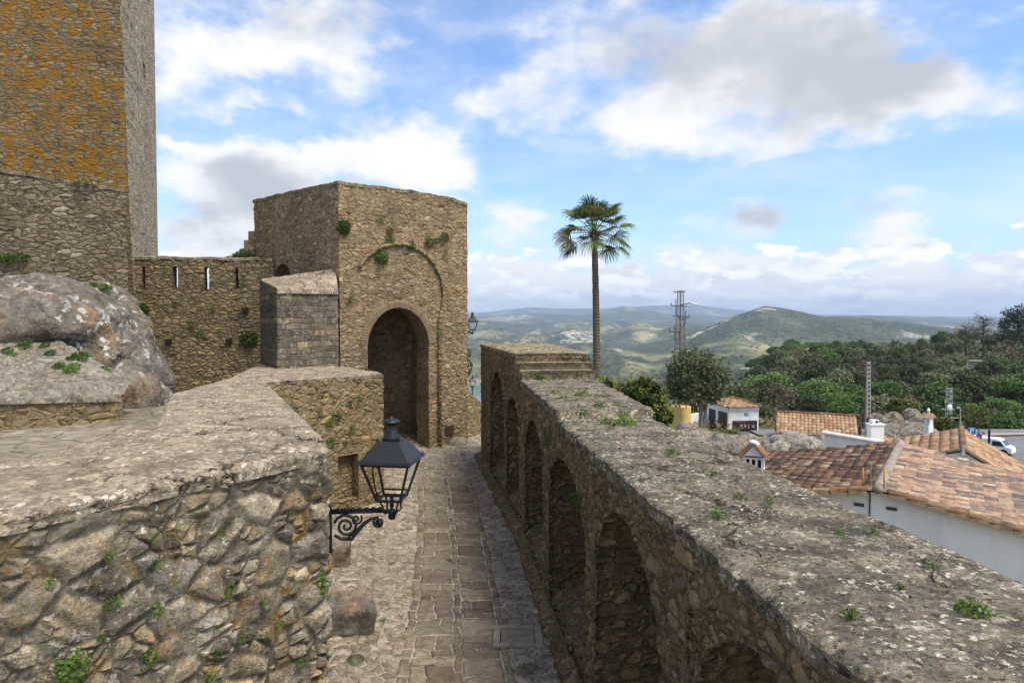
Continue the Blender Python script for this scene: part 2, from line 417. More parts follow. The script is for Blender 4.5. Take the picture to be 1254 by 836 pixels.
def slab(mb, A, B, zA, zB, nx, lip, m=0, jit=.02, seed=0, ends=True, over=.012):
    """capping between two plan point lists A (outer, left to right) and B (inner), with rough edges and hanging lips"""
    n = len(A); rows = []
    def jt(p, k): return mnoise.noise(Vector((p[0] * 2.7, p[1] * 2.7, k + seed))) * jit + mnoise.noise(Vector((p[0] * 9, p[1] * 9, k + seed))) * jit * .5
    for i in range(n):
        a, b = Vector(A[i][:2]), Vector(B[i][:2]); d = (b - a); L = max(d.length, 1e-4); d = d / L
        a2 = a - d * (jt(a, 1) + over); b2 = b + d * (jt(b, 5) + over)
        za, zb_ = zA(i), zB(i); r = []
        for k in range(3): r.append((a2.x + d.x * .015, a2.y + d.y * .015, za - lip * (1 - k / 3)))
        for k in range(nx + 1):
            t = k / nx; p = a2.lerp(b2, t); r.append((p.x, p.y, lerp(za, zb_, t) - .02 * (abs(2 * t - 1) ** 6)))
        for k in range(3): r.append((b2.x - d.x * .015, b2.y - d.y * .015, zb_ - lip * ((k + 1) / 3)))
        rows.append(r)
    mb.grid(rows, m)
    if ends:
        for r, fl in ((rows[0], False), (rows[-1], True)):
            lo = [(p[0], p[1], p[2] - (lip if 3 <= i <= 3 + nx else 0)) for i, p in enumerate(r)]
            q = [(lo[i], r[i]) for i in range(3, 4 + nx)]
            g = [list(p) for p in q]
            mb.grid(g if not fl else g[::-1], m)

# ---------------------------------------------------------------- plants
def leafquad(mb, p, size, rnd, up=.0, asp=.6, m=0):
    d = Vector((rnd.gauss(0, 1), rnd.gauss(0, 1), rnd.gauss(0, 1) + up)).normalized()
    t = d.orthogonal().normalized(); t.rotate(Matrix.Rotation(rnd.random() * 6.28, 3, d)); b = d.cross(t)
    s = size * rnd.uniform(.6, 1.35)
    p = Vector(p)
    mb.face([p - t * s * .5, p + b * s * asp * .5, p + t * s * .5, p - b * s * asp * .5], m)
def tuft(mb, c, size, n, rnd, normal=Vector((0, 0, 1)), flat=.5):
    nrm = Vector(normal).normalized(); c = Vector(c)
    t = nrm.orthogonal().normalized(); b = nrm.cross(t)
    for i in range(n):
        r = size * math.sqrt(rnd.random()); w = rnd.random() * 6.28
        h = size * flat * rnd.random() * (1.2 - r / size)
        p = c + t * r * math.cos(w) + b * r * math.sin(w) + nrm * (h + .01)
        leafquad(mb, p, size * .30, rnd, .4, .55)
def blob_crown(mb, c, rx, ry, rz, nclump, nleaf, size, rnd, low=-.35, crad=.33):
    c = Vector(c)
    for i in range(nclump):
        while True:
            d = Vector((rnd.gauss(0, 1), rnd.gauss(0, 1), rnd.gauss(0, 1))).normalized()
            if d.z > low: break
        q = rnd.uniform(.55, .92)
        cc = Vector((d.x * rx * q, d.y * ry * q, d.z * rz * q))
        cr = crad * rnd.uniform(.7, 1.25)
        for k in range(nleaf):
            e = Vector((rnd.gauss(0, 1), rnd.gauss(0, 1), rnd.gauss(0, 1))).normalized() * (rnd.random() ** .45)
            leafquad(mb, c + cc + Vector((e.x * rx * cr, e.y * ry * cr, e.z * min(rz, rx) * cr)), size, rnd, .8, .65)

def remeshed(name, mb, voxel):
    o = mb.build(name, [], None)
    md = o.modifiers.new('r', 'REMESH'); md.mode = 'VOXEL'; md.voxel_size = voxel; md.use_smooth_shade = True
    dg = bpy.context.evaluated_depsgraph_get(); me = bpy.data.meshes.new_from_object(o.evaluated_get(dg))
    old = o.data; o.modifiers.clear(); o.data = me; bpy.data.meshes.remove(old); me.name = name
    return o
def ellipsoid(mb, c, r, rot=0, k=16, tilt=0):
    R = Matrix.Rotation(rot, 3, 'Z') @ Matrix.Rotation(tilt, 3, 'X'); c = Vector(c)
    rows = []
    b = len(mb.v)
    for i in range(k + 1):
        a = PI * i / k - PI / 2
        for j in range(2 * k):
            w = PI * j / k
            mb.v.append(tuple(c + R @ Vector((r[0] * math.cos(a) * math.cos(w), r[1] * math.cos(a) * math.sin(w), r[2] * math.sin(a)))))
    for i in range(k):
        for j in range(2 * k):
            q = (j + 1) % (2 * k)
            mb.f.append((b + i * 2 * k + j, b + i * 2 * k + q, b + (i + 1) * 2 * k + q, b + (i + 1) * 2 * k + j)); mb.m.append(0)
def roughen(me, amp, freq, seed=0, smooth_pass=4):
    bm = bmesh.new(); bm.from_mesh(me)
    for _ in range(smooth_pass): bmesh.ops.smooth_vert(bm, verts=bm.verts, factor=.5, use_axis_x=True, use_axis_y=True, use_axis_z=True)
    bm.normal_update()
    for v in bm.verts:
        p = v.co * freq + Vector((seed, seed * 2, 0))
        k = mnoise.fractal(p, 1.0, 2.0, 4) * amp
        rg = (1 - abs(mnoise.noise(p * .8 + Vector((9, 9, 9))))) ** 5
        v.co += v.normal * (k - rg * amp * .9)
    bm.to_mesh(me); bm.free(); me.polygons.foreach_set('use_smooth', [True] * len(me.polygons))
EXPOSURE, SUN_E, SKY_S, CLOUD, SKY_TINT, HAZE = 0.93, 2.6, 0.122, 4.75, (0.78, 0.91, 1.07), 8.5e-5
# ---------------------------------------------------------------- camera, light, sky
cam = bpy.data.cameras.new('camera'); cam.lens = 24; cam.sensor_width = 36; cam.clip_start = .05; cam.clip_end = 90000
co_ = bpy.data.objects.new('camera', cam); COL.objects.link(co_); co_.rotation_euler = (PI / 2 - PITCH, 0, 0); S.camera = co_
S.view_settings.view_transform = 'Standard'; S.view_settings.look = 'None'; S.view_settings.gamma = 1; S.view_settings.exposure = EXPOSURE
S.render.engine = 'CYCLES'
S.cycles.use_denoising = True
S.cycles.max_bounces = 6; S.cycles.diffuse_bounces = 3; S.cycles.transparent_max_bounces = 16; S.cycles.volume_bounces = 0
S.cycles.volume_max_steps = 64

SUN_AZ, SUN_EL = math.radians(128), math.radians(60)          # azimuth from +Y towards +X
sd = Vector((math.sin(SUN_AZ) * math.cos(SUN_EL), math.cos(SUN_AZ) * math.cos(SUN_EL), math.sin(SUN_EL)))
sun = bpy.data.lights.new('sun', 'SUN'); sun.energy = SUN_E; sun.angle = math.radians(26); sun.color = (1, .91, .77)
so = bpy.data.objects.new('sun', sun); COL.objects.link(so); so.rotation_euler = sd.to_track_quat('Z', 'Y').to_euler(); so.location = (20, -20, 40)

w = bpy.data.worlds.new('World'); S.world = w; w.use_nodes = True; w.node_tree.nodes.clear(); n = NT(w.node_tree)
sky = n.node('ShaderNodeTexSky', sky_type='NISHITA'); sky.sun_disc = False; sky.sun_elevation = SUN_EL; sky.sun_rotation = SUN_AZ
sky.altitude = 200; sky.air_density = 1.0; sky.dust_density = 1.2; sky.ozone_density = 1.4
d = n.vm('NORMALIZE', n.coord('Generated')); dx, dy, dz = n.sep(d)
az = n.m('ARCTAN2', dx, dy); el = n.m('ARCSINE', dz)
uv = n.comb(az, el, 0.0)
def azel(px, py):
    r = ray(px, py).normalized(); return math.atan2(r.x, r.y), math.asin(r.z)
wv = n.noise(n.vm('MULTIPLY', uv, (1, 1.5, 1)), 5.5, 7, .62, 'Color')
uvw = n.vm('ADD', uv, n.vm('MULTIPLY', n.vm('SUBTRACT', wv, (.5, .5, .5)), (.30, .19, 0)))
uvs = n.vm('ADD', uv, n.vm('MULTIPLY', n.vm('SUBTRACT', wv, (.5, .5, .5)), (.20, .12, 0)))
def blobs(vec, lst):
    acc = None
    for (px, py, rx, ry, wt) in lst:
        a, e = azel(px, py); a2, _ = azel(px + rx, py); _, e2 = azel(px, py - ry)
        sx, sy = 1 / max(.004, a2 - a), 1 / max(.004, e2 - e)
        v = n.vm('MULTIPLY_ADD', vec, (sx, sy, 0), (-a * sx, -e * sy, 0))
        g = n.m('POWER', .3679, n.vm('DOT_PRODUCT', v, v))
        acc = n.m('MULTIPLY', g, wt) if acc is None else n.m('MULTIPLY_ADD', g, wt, acc)
    return acc
CL = [(290,40,130,55,1.0),(215,100,35,45,.6),(420,10,90,40,.6),(258,180,36,18,.8),(470,160,40,30,.45),(445,80,35,35,.45),(285,122,28,16,.5),(345,125,30,14,.3),
      (510,205,65,38,1.2),(400,195,60,32,1.1),(330,215,50,40,1.0),(250,250,55,45,1.0),(240,305,70,25,1.0),(350,260,60,40,.9),(555,225,28,22,.4),
      (640,270,42,24,.9),(600,320,35,35,.7),(660,345,90,28,.8),
      (690,75,90,50,.6),(770,150,75,36,.8),(640,130,50,40,.4),(850,110,60,55,.7),(570,150,45,22,.5),(780,20,90,45,.45),
      (1010,95,95,65,.95),(1100,120,90,38,.75),(920,40,90,45,.8),(935,85,55,45,.8),(1190,140,90,40,.6),(960,165,130,25,.55),(1215,25,50,18,.35),
      (938,253,42,20,.85),(1080,262,95,22,.45),(870,290,80,20,.25),
      (1105,312,40,30,2.0),(1065,335,40,20,.7),(1130,335,35,20,.6),
      (760,352,140,22,.8),(900,350,110,22,.75),(1020,352,90,22,.8),(1190,350,90,26,.75),(735,325,60,18,.5),(860,318,60,16,.5),(1230,322,40,18,.5),(930,320,60,14,.4),
      (650,378,150,9,.6),(960,376,260,9,.7)]
GR = [(1105,310,46,32,-1.6),(630,350,60,20,-.6),(520,195,50,25,-.5),(310,225,48,30,1.2),(400,225,45,22,.5),(240,275,65,25,1.3),(440,15,120,38,.9),(330,15,90,25,.4),(330,250,50,40,.9),(480,235,60,20,.5),
      (1010,95,130,70,1.7),(1110,115,90,40,1.2),(870,50,120,55,1.3),(760,60,90,50,.7),(938,255,48,22,1.5),(1060,262,110,24,.9),(640,110,70,40,.4),
      (720,365,90,16,.6),(880,345,60,14,.5),(1020,350,60,16,.6),(1000,365,90,12,.5),(1180,365,90,14,.5),(1055,330,22,18,.7),(600,300,30,20,.3),(870,290,80,20,.6)]
f1 = n.noise(n.vm('MULTIPLY', uv, (1, 1.7, 1)), 7.0, 9, .6)
f2 = n.noise(n.vm('ADD', n.vm('MULTIPLY', uv, (1, 1.7, 1)), (.012, -.03, 0)), 7.0, 9, .6)     # the same puffs a little nearer the ground
den = n.m('ADD', blobs(uvw, CL), n.m('MULTIPLY', n.m('SUBTRACT', f1, .5), 1.9))
behind = n.m('MULTIPLY', n.ss(dy, .45, .1), n.ss(n.noise(uv, 2.2, 5, .6), .42, .62))             # broken cloud all round the place as well
den = n.m('ADD', den, n.m('MULTIPLY', behind, .9))
alpha = n.ss(den, .0, .95)
thin = n.m('MULTIPLY', n.ss(n.noise(n.vm('MULTIPLY', uv, (1.2, 4, 1)), 3.0, 6, .62), .38, .70), .36)
alpha = n.m('MAXIMUM', alpha, thin)
low = n.ss(el, .10, .0, 0, .5)                                                              # milky band along the horizon
alpha = n.m('MAXIMUM', alpha, low)
emb = n.m('MULTIPLY', n.m('SUBTRACT', f1, f2), n.ss(el, .22, .06, 2.6, 5.0))
gr = n.m('ADD', blobs(uvs, GR), n.m('MULTIPLY', n.m('SUBTRACT', n.noise(uv, 9, 6, .6), .5), 1.1))
gr = n.m('SUBTRACT', n.m('ADD', gr, n.m('MULTIPLY', n.ss(den, .9, 1.8), .15)), emb)
shade = n.ss(n.m('ADD', gr, n.m('MULTIPLY', n.m('SUBTRACT', f1, .5), 1.6)), -.15, 2.0)
ccol = n.ramp(shade, [(0, (1.0, .985, .965)), (.3, (.85, .86, .875)), (.62, (.67, .69, .73)), (1, (.53, .555, .61))])
skyc = n.mix(1.0, sky.outputs[0], SKY_TINT, 'MULTIPLY')
ccol = n.mix(1.0, ccol, (CLOUD, CLOUD, CLOUD), 'MULTIPLY')
out = n.mix(alpha, skyc, ccol)
bv = n.vm('MULTIPLY', uv, (1, 2.3, 1)); f3 = n.noise(bv, 13.0, 9, .58); f4 = n.noise(n.vm('ADD', bv, (.006, -.022, 0)), 13.0, 9, .58)   # bumpy cumulus line low over the hills
band = n.m('MULTIPLY', n.ss(el, -.01, .012), n.ss(el, .135, .075))
d3 = n.m('ADD', n.m('SUBTRACT', f3, .455), n.m('MULTIPLY', n.m('SUBTRACT', band, 1), .4))
a3 = n.m('MULTIPLY', n.ss(d3, .0, .075), .95)
c3 = n.ramp(n.ss(n.m('ADD', n.m('MULTIPLY', n.m('SUBTRACT', f4, f3), 3.2), n.m('MULTIPLY', n.m('SUBTRACT', n.noise(bv, 5.0, 4, .6), .5), 1.2)), -.35, .55), [(0, (1.18, 1.165, 1.14)), (.45, (.97, .965, .965)), (1, (.74, .75, .78))])
c3 = n.mix(1.0, c3, (CLOUD, CLOUD, CLOUD), 'MULTIPLY'); out = n.mix(a3, out, c3)
bg = n.node('ShaderNodeBackground'); n.put(bg.inputs[0], out); bg.inputs[1].default_value = SKY_S
wo = n.node('ShaderNodeOutputWorld'); n.l.new(bg.outputs[0], wo.inputs[0])
w.cycles.sampling_method = 'MANUAL'; w.cycles.sample_map_resolution = 512

# ---------------------------------------------------------------- terrain as one sheet to the horizon
RIDGES = [  # distance, front width, back width, floor, crest (photo column -> row of the skyline seen from the walk), roughness
    (15000, 3200, 2500, -200, [(0,384),(560,385),(600,382),(650,376.5),(700,378),(750,377),(800,374.5),(850,373.5),(900,379),(960,385),(1050,386),(1180,388),(1300,387),(1600,386)], 40),
    (9500, 1700, 1500, -200, [(0,394),(560,392),(600,387),(640,384),(700,386),(730,383),(762,374.5),(790,380),(830,386),(900,390),(1000,388),(1060,386),(1130,389),(1180,392),(1260,395),(1600,395)], 45),
    (6500, 1100, 900, -205, [(0,396),(560,396),(600,393),(650,397),(700,392),(740,393),(800,396),(900,396),(1040,387.5),(1100,390),(1150,396),(1300,398),(1600,398)], 45),
    (4600, 900, 700, -205, [(0,405),(560,404),(590,400),(630,410),(680,411),(700,403),(720,410),(745,409),(780,399),(805,403),(860,400),(920,405),(1254,410),(1600,410)], 42),
    (3300, 800, 600, -205, [(0,500),(680,490),(740,446),(780,430),(830,415),(870,400),(900,387),(935,375),(970,379.5),(1010,388),(1060,391),(1120,397),(1180,404),(1254,407),(1350,410),(1600,410)], 30),
    (2450, 500, 330, -203, [(0,430),(540,428),(580,425),(610,432),(640,447),(700,462),(740,458),(800,443),(860,428),(900,419),(950,422),(1000,426),(1050,417),(1100,419),(1150,417),(1254,412),(1600,412)], 20),
    (1250, 330, 330, -203, [(0,520),(640,520),(720,486),(770,478),(820,462),(870,456),(920,460),(980,455),(1050,446),(1130,432),(1254,424),(1600,420)], 14),
]
def near_z(x, y):
    r = math.hypot(x, y); px = 627 + F * x / max(y, .1) if y > .5 else (3000 if x > 0 else -3000)
    if x < 1 and r < 70 and False: return -8
    a = interp(r, [(0, -8), (31, -8.3), (43, -12.7), (84, -12.9), (112, -18.5)])
    wr = sstep(px, 800, 960)
    L = interp(r, [(112, -18.5), (250, -62), (800, -203)])
    R = interp(r, [(112, -18.5), (300, -19 + 6 * sstep(px, 1080, 1240)), (470, -24 + 7 * sstep(px, 1080, 1240)), (620, -60), (1300, -203)])
    return a if r < 112 else lerp(L, R, wr)
def terrain_z(x, y):
    r = math.hypot(x, y); z = near_z(x, y)
    if r < 380 or y < 1: 
        return z + (mnoise.fractal(Vector((x * .03, y * .03, 0)), 1, 2, 3) * 1.0 if r > 95 else 0)
    px = min(1600, max(0, 627 + F * x / y)); best = max(z, -203)
    for (R, wf, wb, fl, prof, rg) in RIDGES:
        t = (y - R); t = t / (wf if t < 0 else wb)
        if abs(t) > 3: continue
        ang = (385 - interp(px, prof)) / F; Zc = ang * R
        sh = 1 / (1 + (t * 1.15) ** 2) ** 1.25 if t < 0 else math.exp(-t * t)
        p = Vector((x / R * 9, y / R * 5, R * .01)); nz = mnoise.fractal(p * 2.2, 1.0, 2.1, 5)
        rid = 1 - abs(mnoise.noise(p * 1.7)) * 2
        zz = fl + (Zc - fl) * sh + (nz * rg + rid * rg * .9) * (min(1, abs(t) * 1.6) * .9 + .10) * (1 if t < 1.8 else 0)
        zz -= 0
        best = max(best, zz)
    if 1050 < y < 2050 and px < 650:
        best = min(best, lerp(-206, best, sstep(px, 612, 650))) if best > -206 else best
    return best
tb = MB()
azs = []
a = -78.0
while a < 78: azs.append(math.radians(a)); a += .16 if -40 < a < 41 else 1.2
rs = [0.5, 12, 22, 30, 34, 38, 43, 50, 60, 72, 84, 92, 100, 112]
r_ = 112.0
while r_ < 19000: r_ *= 1.024; rs.append(r_)
tb.grid([[(r * math.sin(a), r * math.cos(a), terrain_z(r * math.sin(a), r * math.cos(a))) for r in rs] for a in reversed(azs)])
m, n = new_mat('terrain'); co = n.coord()
dist = n.vm('LENGTH', co)
def fld(scale, d=5, off=(0, 0, 0)): return n.noise(n.vm('ADD', n.vm('MULTIPLY', co, (1, .6, 1)), off), scale, d, .6)
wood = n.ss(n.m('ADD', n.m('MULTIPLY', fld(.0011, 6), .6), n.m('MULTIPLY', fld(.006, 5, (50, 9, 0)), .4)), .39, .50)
sunlit_fields = n.ramp(n.vor(n.vm('ADD', co, n.vm('MULTIPLY', n.noise(co, .004, 3, .6, 'Color'), (160, 160, 0))), .0032, out='Color'), [(0, (.18, .19, .08)), (.35, (.34, .285, .15)), (.6, (.19, .22, .075)), (.8, (.50, .415, .25)), (1, (.24, .215, .11))])  # fields made bright against dark woods; sunlit patches are put into this colour
sunlit_fields = n.mix(n.ss(fld(.02, 5, (9, 9, 9)), .35, .65, 0, .7), sunlit_fields, (.19, .18, .085))
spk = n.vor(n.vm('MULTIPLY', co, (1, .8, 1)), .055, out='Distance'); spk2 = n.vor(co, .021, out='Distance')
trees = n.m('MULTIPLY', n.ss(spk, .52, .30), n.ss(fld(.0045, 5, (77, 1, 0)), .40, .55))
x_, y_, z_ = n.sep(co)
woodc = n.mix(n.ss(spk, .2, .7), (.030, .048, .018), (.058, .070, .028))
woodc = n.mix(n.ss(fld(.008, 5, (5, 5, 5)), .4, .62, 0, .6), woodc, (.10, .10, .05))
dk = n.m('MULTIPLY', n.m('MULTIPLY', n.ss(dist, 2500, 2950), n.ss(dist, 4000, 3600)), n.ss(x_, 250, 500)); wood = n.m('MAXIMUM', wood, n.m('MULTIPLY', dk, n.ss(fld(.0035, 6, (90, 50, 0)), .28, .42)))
col = n.mix(wood, sunlit_fields, woodc); col = n.mix(trees, col, (.035, .048, .02))
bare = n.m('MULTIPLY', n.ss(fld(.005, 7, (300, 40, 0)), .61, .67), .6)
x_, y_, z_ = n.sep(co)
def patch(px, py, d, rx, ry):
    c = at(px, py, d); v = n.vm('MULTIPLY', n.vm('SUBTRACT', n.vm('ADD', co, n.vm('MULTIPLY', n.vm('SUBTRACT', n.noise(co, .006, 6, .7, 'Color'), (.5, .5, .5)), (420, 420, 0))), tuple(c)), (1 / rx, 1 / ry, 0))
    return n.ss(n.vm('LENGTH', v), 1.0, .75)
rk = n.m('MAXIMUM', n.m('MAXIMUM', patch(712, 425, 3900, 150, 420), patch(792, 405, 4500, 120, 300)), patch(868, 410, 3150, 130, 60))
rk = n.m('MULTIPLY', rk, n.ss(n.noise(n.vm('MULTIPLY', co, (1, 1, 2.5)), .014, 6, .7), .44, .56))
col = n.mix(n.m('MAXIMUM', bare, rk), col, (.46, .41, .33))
shore = n.m('MULTIPLY', n.ss(z_, -186, -199), n.ss(dist, 1000, 1300)); col = n.mix(n.m('MULTIPLY', shore, .9), col, (.36, .27, .19))
nearg = n.ss(dist, 150, 92)
col = n.mix(nearg, col, n.mix(n.ss(n.noise(co, .35, 6, .6), .4, .6), (.085, .095, .035), (.20, .165, .10)))
wf = n.m('MULTIPLY', n.ss(dist, 90, 125), n.ss(dist, 900, 600)); col = n.mix(wf, col, n.mix(n.ss(n.noise(co, .05, 6, .65), .4, .6), (.05, .055, .025), (.12, .10, .055)))
hh = n.m('ADD', n.m('MULTIPLY', n.ss(spk, .6, .1), n.m('MULTIPLY', n.m('MAXIMUM', wood, trees), 7.0)), n.m('MULTIPLY', fld(.03, 4), 5.0))
finish(n, col, 1.0, n.m('MULTIPLY', hh, n.ss(dist, 100, 600)), 0.0, dscale=1.0)
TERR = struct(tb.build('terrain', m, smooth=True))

wm, n = new_mat('reservoir_water'); wb_ = finish(n, (.10, .16, .19), .12, n.noise(n.coord(), .05, 3), .5, dscale=.3)
q = MB(); q.face([(-700, 1000, -202.6), (150, 1000, -202.6), (150, 2150, -202.6), (-900, 2150, -202.6)]); struct(q.build('reservoir_water', wm))

hz = MB(); hz.box((0, 9000, 60), (34000, 22000, 660))
hm = bpy.data.materials.new('haze'); hm.use_nodes = True; hm.node_tree.nodes.clear(); n = NT(hm.node_tree)
pv = n.node('ShaderNodeVolumePrincipled'); pv.inputs['Color'].default_value = (.60, .76, 1.0, 1); pv.inputs['Density'].default_value = HAZE; pv.inputs['Anisotropy'].default_value = 0.0
ho = n.node('ShaderNodeOutputMaterial'); n.l.new(pv.outputs[0], ho.inputs['Volume']); hm.cycles.homogeneous_volume = True
HZ = struct(hz.build('haze', hm), 'stuff')
# ---------------------------------------------------------------- stone materials of the castle
M = {}
M['rubble'] = masonry('rubble_near', 3.4, 1.3, [(0, (.12, .10, .08)), (.2, (.28, .235, .175)), (.4, (.20, .185, .165)), (.55, (.40, .335, .23)), (.7, (.25, .235, .21)), (.82, (.55, .48, .37)), (.92, (.33, .22, .11)), (1, (.17, .155, .135))], (.27, .24, .19), .13, .062, .45, .55, 1.0, .45, .8, mfill=.5, warp=.085, plane=(.54, .84), flat=2.2, soil=.65, tint=(.98, .94, .86), fine=1.6, skim_top=(4.42, 4.62), contrast=1.5)
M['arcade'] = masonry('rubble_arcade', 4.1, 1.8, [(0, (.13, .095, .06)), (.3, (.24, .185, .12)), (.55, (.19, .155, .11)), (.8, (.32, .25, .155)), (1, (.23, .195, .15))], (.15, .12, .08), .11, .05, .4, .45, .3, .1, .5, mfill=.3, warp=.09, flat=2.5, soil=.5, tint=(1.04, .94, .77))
M['rubble_mid'] = masonry('rubble_mid', 3.6, 1.5, [(0, (.18, .135, .08)), (.3, (.31, .24, .145)), (.55, (.26, .22, .155)), (.8, (.40, .31, .175)), (1, (.29, .255, .20))], (.29, .24, .165), .10, .04, .45, .4, .5, .3, .9, mfill=.45, warp=.09, flat=2.5, soil=.5, tint=(1.0, .94, .78))
M['gate'] = masonry('rubble_gate', 3.9, 1.7, [(0, (.20, .14, .08)), (.25, (.33, .25, .15)), (.5, (.40, .31, .19)), (.72, (.34, .29, .21)), (.9, (.50, .42, .30)), (1, (.36, .20, .12))], (.36, .285, .18), .10, .04, .5, .5, .7, .12, .25, mfill=.65, warp=.10, flat=2.5, soil=.5, tint=(.90, .84, .75))
M['gate_side'] = M['gate']
M['slit'] = masonry('rubble_slit', 3.4, 2.0, [(0, (.17, .13, .08)), (.3, (.30, .24, .155)), (.6, (.25, .21, .145)), (.85, (.38, .30, .17)), (1, (.28, .245, .19))], (.14, .115, .08), .10, .04, .4, .45, .4, .15, 1.0, mfill=.3, warp=.09, flat=2.5, soil=.5, tint=(.92, .86, .75))
M['upper'] = masonry('rubble_upper', 3.2, 2.2, [(0, (.15, .12, .085)), (.3, (.25, .21, .155)), (.6, (.205, .175, .135)), (.85, (.31, .265, .20)), (1, (.40, .365, .31))], (.13, .105, .08), .09, .045, .45, .5, .7, .15, .5, mfill=.3, warp=.09, flat=2.5, soil=.5, tint=(.88, .82, .71))
M['tower'] = masonry('tower_stone', 3.3, 2.3, [(0, (.20, .16, .11)), (.4, (.30, .25, .185)), (.7, (.25, .215, .165)), (1, (.44, .40, .33))], (.17, .14, .10), .08, .025, .3, .7, .7, 1.0, 0, warp=.09, mfill=.4, orange_hi=(3.0, 5.2), tint=(.78, .70, .54))
M['tower_pale'] = masonry('tower_pale_stone', 3.0, 2.3, [(0, (.34, .28, .22)), (.4, (.46, .39, .31)), (.7, (.40, .35, .29)), (1, (.54, .48, .41))], (.38, .33, .27), .07, .02, .25, .3, .8, .08, 0, warp=.08, mfill=.6, tint=(.95, .90, .78))
M['courses'] = None
M['cope'] = coping_mat('old_capping', base=(.30, .255, .19), lime=(.52, .48, .41), white=.8, blk=.55, size=1.1, tint=(1.0, .94, .78))
M['cope_pale'] = coping_mat('pale_capping', base=(.37, .315, .245), lime=(.60, .54, .46), dark=(.12, .10, .08), white=.9, blk=.6, stretch=(1.0, .8, 1), size=.9, disp=.03, tint=(1.04, .99, .91))
M['cope_dark'] = coping_mat('black_capping', base=(.225, .20, .165), lime=(.60, .57, .52), white=.85, blk=.85, size=1.15, disp=.03, tint=(1.0, .95, .82))
M['rock'] = rock_mat('outcrop_rock', (.185, .155, .115), white=.95, disp=.09, cracks=.45, warm=.6)
M['rock_warm'] = rock_mat('bank_rock', (.27, .215, .15), white=.15, disp=.05, cracks=0)
M['dark'] = plain('near_black', (.02, .018, .015), .95)  # near-black for tyres and flues, and for blocks drawn as dark holes
M['iron'] = plain('black_iron', (.012, .013, .016), .45, .3, 30, 0.0, .35, .0015, 90)
M['weed'] = leaf_mat('weed_leaves', (.045, .10, .012), (.13, .22, .028)); M['cushion'] = leaf_mat('cushion_leaves', (.03, .075, .012), (.075, .15, .022))
M['weed_dry'] = leaf_mat('dry_leaves', (.12, .13, .03), (.22, .20, .06))
M['bush'] = leaf_mat('bush_leaves', (.025, .05, .012), (.07, .10, .022))
M['bush_tip'] = leaf_mat('bush_tips', (.17, .20, .03), (.28, .27, .05))

# dark coursed blocks of the buttress (brick bond, bent by noise)
def coursed(name, w, h, pal, mortar, disp, vec_axis=(1, 0)):
    m, n = new_mat(name, 'BOTH'); co = n.coord(); x, y, z = n.sep(co)
    u = n.m('ADD', n.m('MULTIPLY', x, vec_axis[0]), n.m('MULTIPLY', y, vec_axis[1]))
    wn = n.sep(n.noise(co, 2.0, 4, .6, 'Color'))
    row = n.m('DIVIDE', n.m('ADD', z, n.m('MULTIPLY', wn[0], .24)), h); ri = n.m('FLOOR', row)
    wr = n.node('ShaderNodeTexWhiteNoise', noise_dimensions='1D'); n.put(wr.inputs['W'], ri)
    q = n.m('ADD', n.m('DIVIDE', n.m('ADD', u, n.m('MULTIPLY', wn[1], .30)), w), n.m('MULTIPLY', wr.outputs['Value'], 7.3)); qi = n.m('FLOOR', q)
    wc = n.node('ShaderNodeTexWhiteNoise', noise_dimensions='2D'); n.put(wc.inputs['Vector'], n.comb(qi, ri, 0))
    fy = n.m('FRACT', row); fx = n.m('FRACT', q)
    ey = n.m('MULTIPLY', n.m('MINIMUM', fy, n.m('SUBTRACT', 1, fy)), h); ex = n.m('MULTIPLY', n.m('MINIMUM', fx, n.m('SUBTRACT', 1, fx)), w)
    e = n.m('ADD', n.m('MINIMUM', ex, ey), n.m('MULTIPLY', n.m('SUBTRACT', n.noise(co, 11, 4, .65), .5), .03)); st = n.ss(e, .003, .022)
    col = n.ramp(wc.outputs['Value'], pal)
    med = n.noise(co, 5, 6, .65); v = n.ss(med, .28, .75, .55, 1.3); col = n.mix(1.0, col, n.comb(v, v, v), 'MULTIPLY')
    v = n.ss(n.noise(co, 35, 5, .7), .28, .75, .65, 1.3); col = n.mix(1.0, col, n.comb(v, v, v), 'MULTIPLY')
    col = n.mix(st, mortar, col)
    l = n.m('MULTIPLY', n.ss(n.noise(co, 10, 5, .7), .57, .64), .5); col = n.mix(l, col, (.42, .39, .34))
    hh = n.m('ADD', n.m('MULTIPLY', st, n.m('ADD', .6, n.m('MULTIPLY', wc.outputs['Value'], .5))), n.m('MULTIPLY', med, .6))
    finish(n, col, .93, hh, .2, dscale=disp, mid=.6)
    return m
M['courses'] = coursed('buttress_blocks', .46, .20, [(0, (.095, .082, .065)), (.35, (.19, .157, .112)), (.6, (.13, .112, .088)), (.8, (.27, .21, .135)), (.9, (.17, .135, .09)), (1, (.37, .28, .175))], (.13, .11, .08), .045, (.8, .6))

# ---------------------------------------------------------------- the lane
LZ = [(-4, -5.7), (8, -5.72), (11.5, -5.85), (16, -6.02), (20, -5.9), (23, -5.6), (25, -5.36), (27.3, -5.08), (28.6, -5.05), (31, -5.5), (36, -7.2), (44, -10)]
LC = [(-4, 1.0), (8, -.62), (11, -.95), (14, -1.2), (17.7, -1.6), (21.4, -2.05), (24, -2.5), (27, -3.0), (44, -3.2)]
def lane_z(x, y): 
    c = interp(y, LC); u = x - c
    return interp(y, LZ) + (.035 * abs(u) if abs(u) > .9 else .03) + mnoise.noise(Vector((x * .9, y * .9, 3))) * .035
m, n = new_mat('lane_paving', 'BOTH'); uv = n.coord('UV'); co = n.coord()
wob = n.vm('MULTIPLY', n.vm('SUBTRACT', n.noise(co, 1.6, 4, .6, 'Color'), (.5, .5, .5)), (.26, .26, 0))
uvd = n.vm('ADD', uv, wob); u, v, _ = n.sep(uvd)
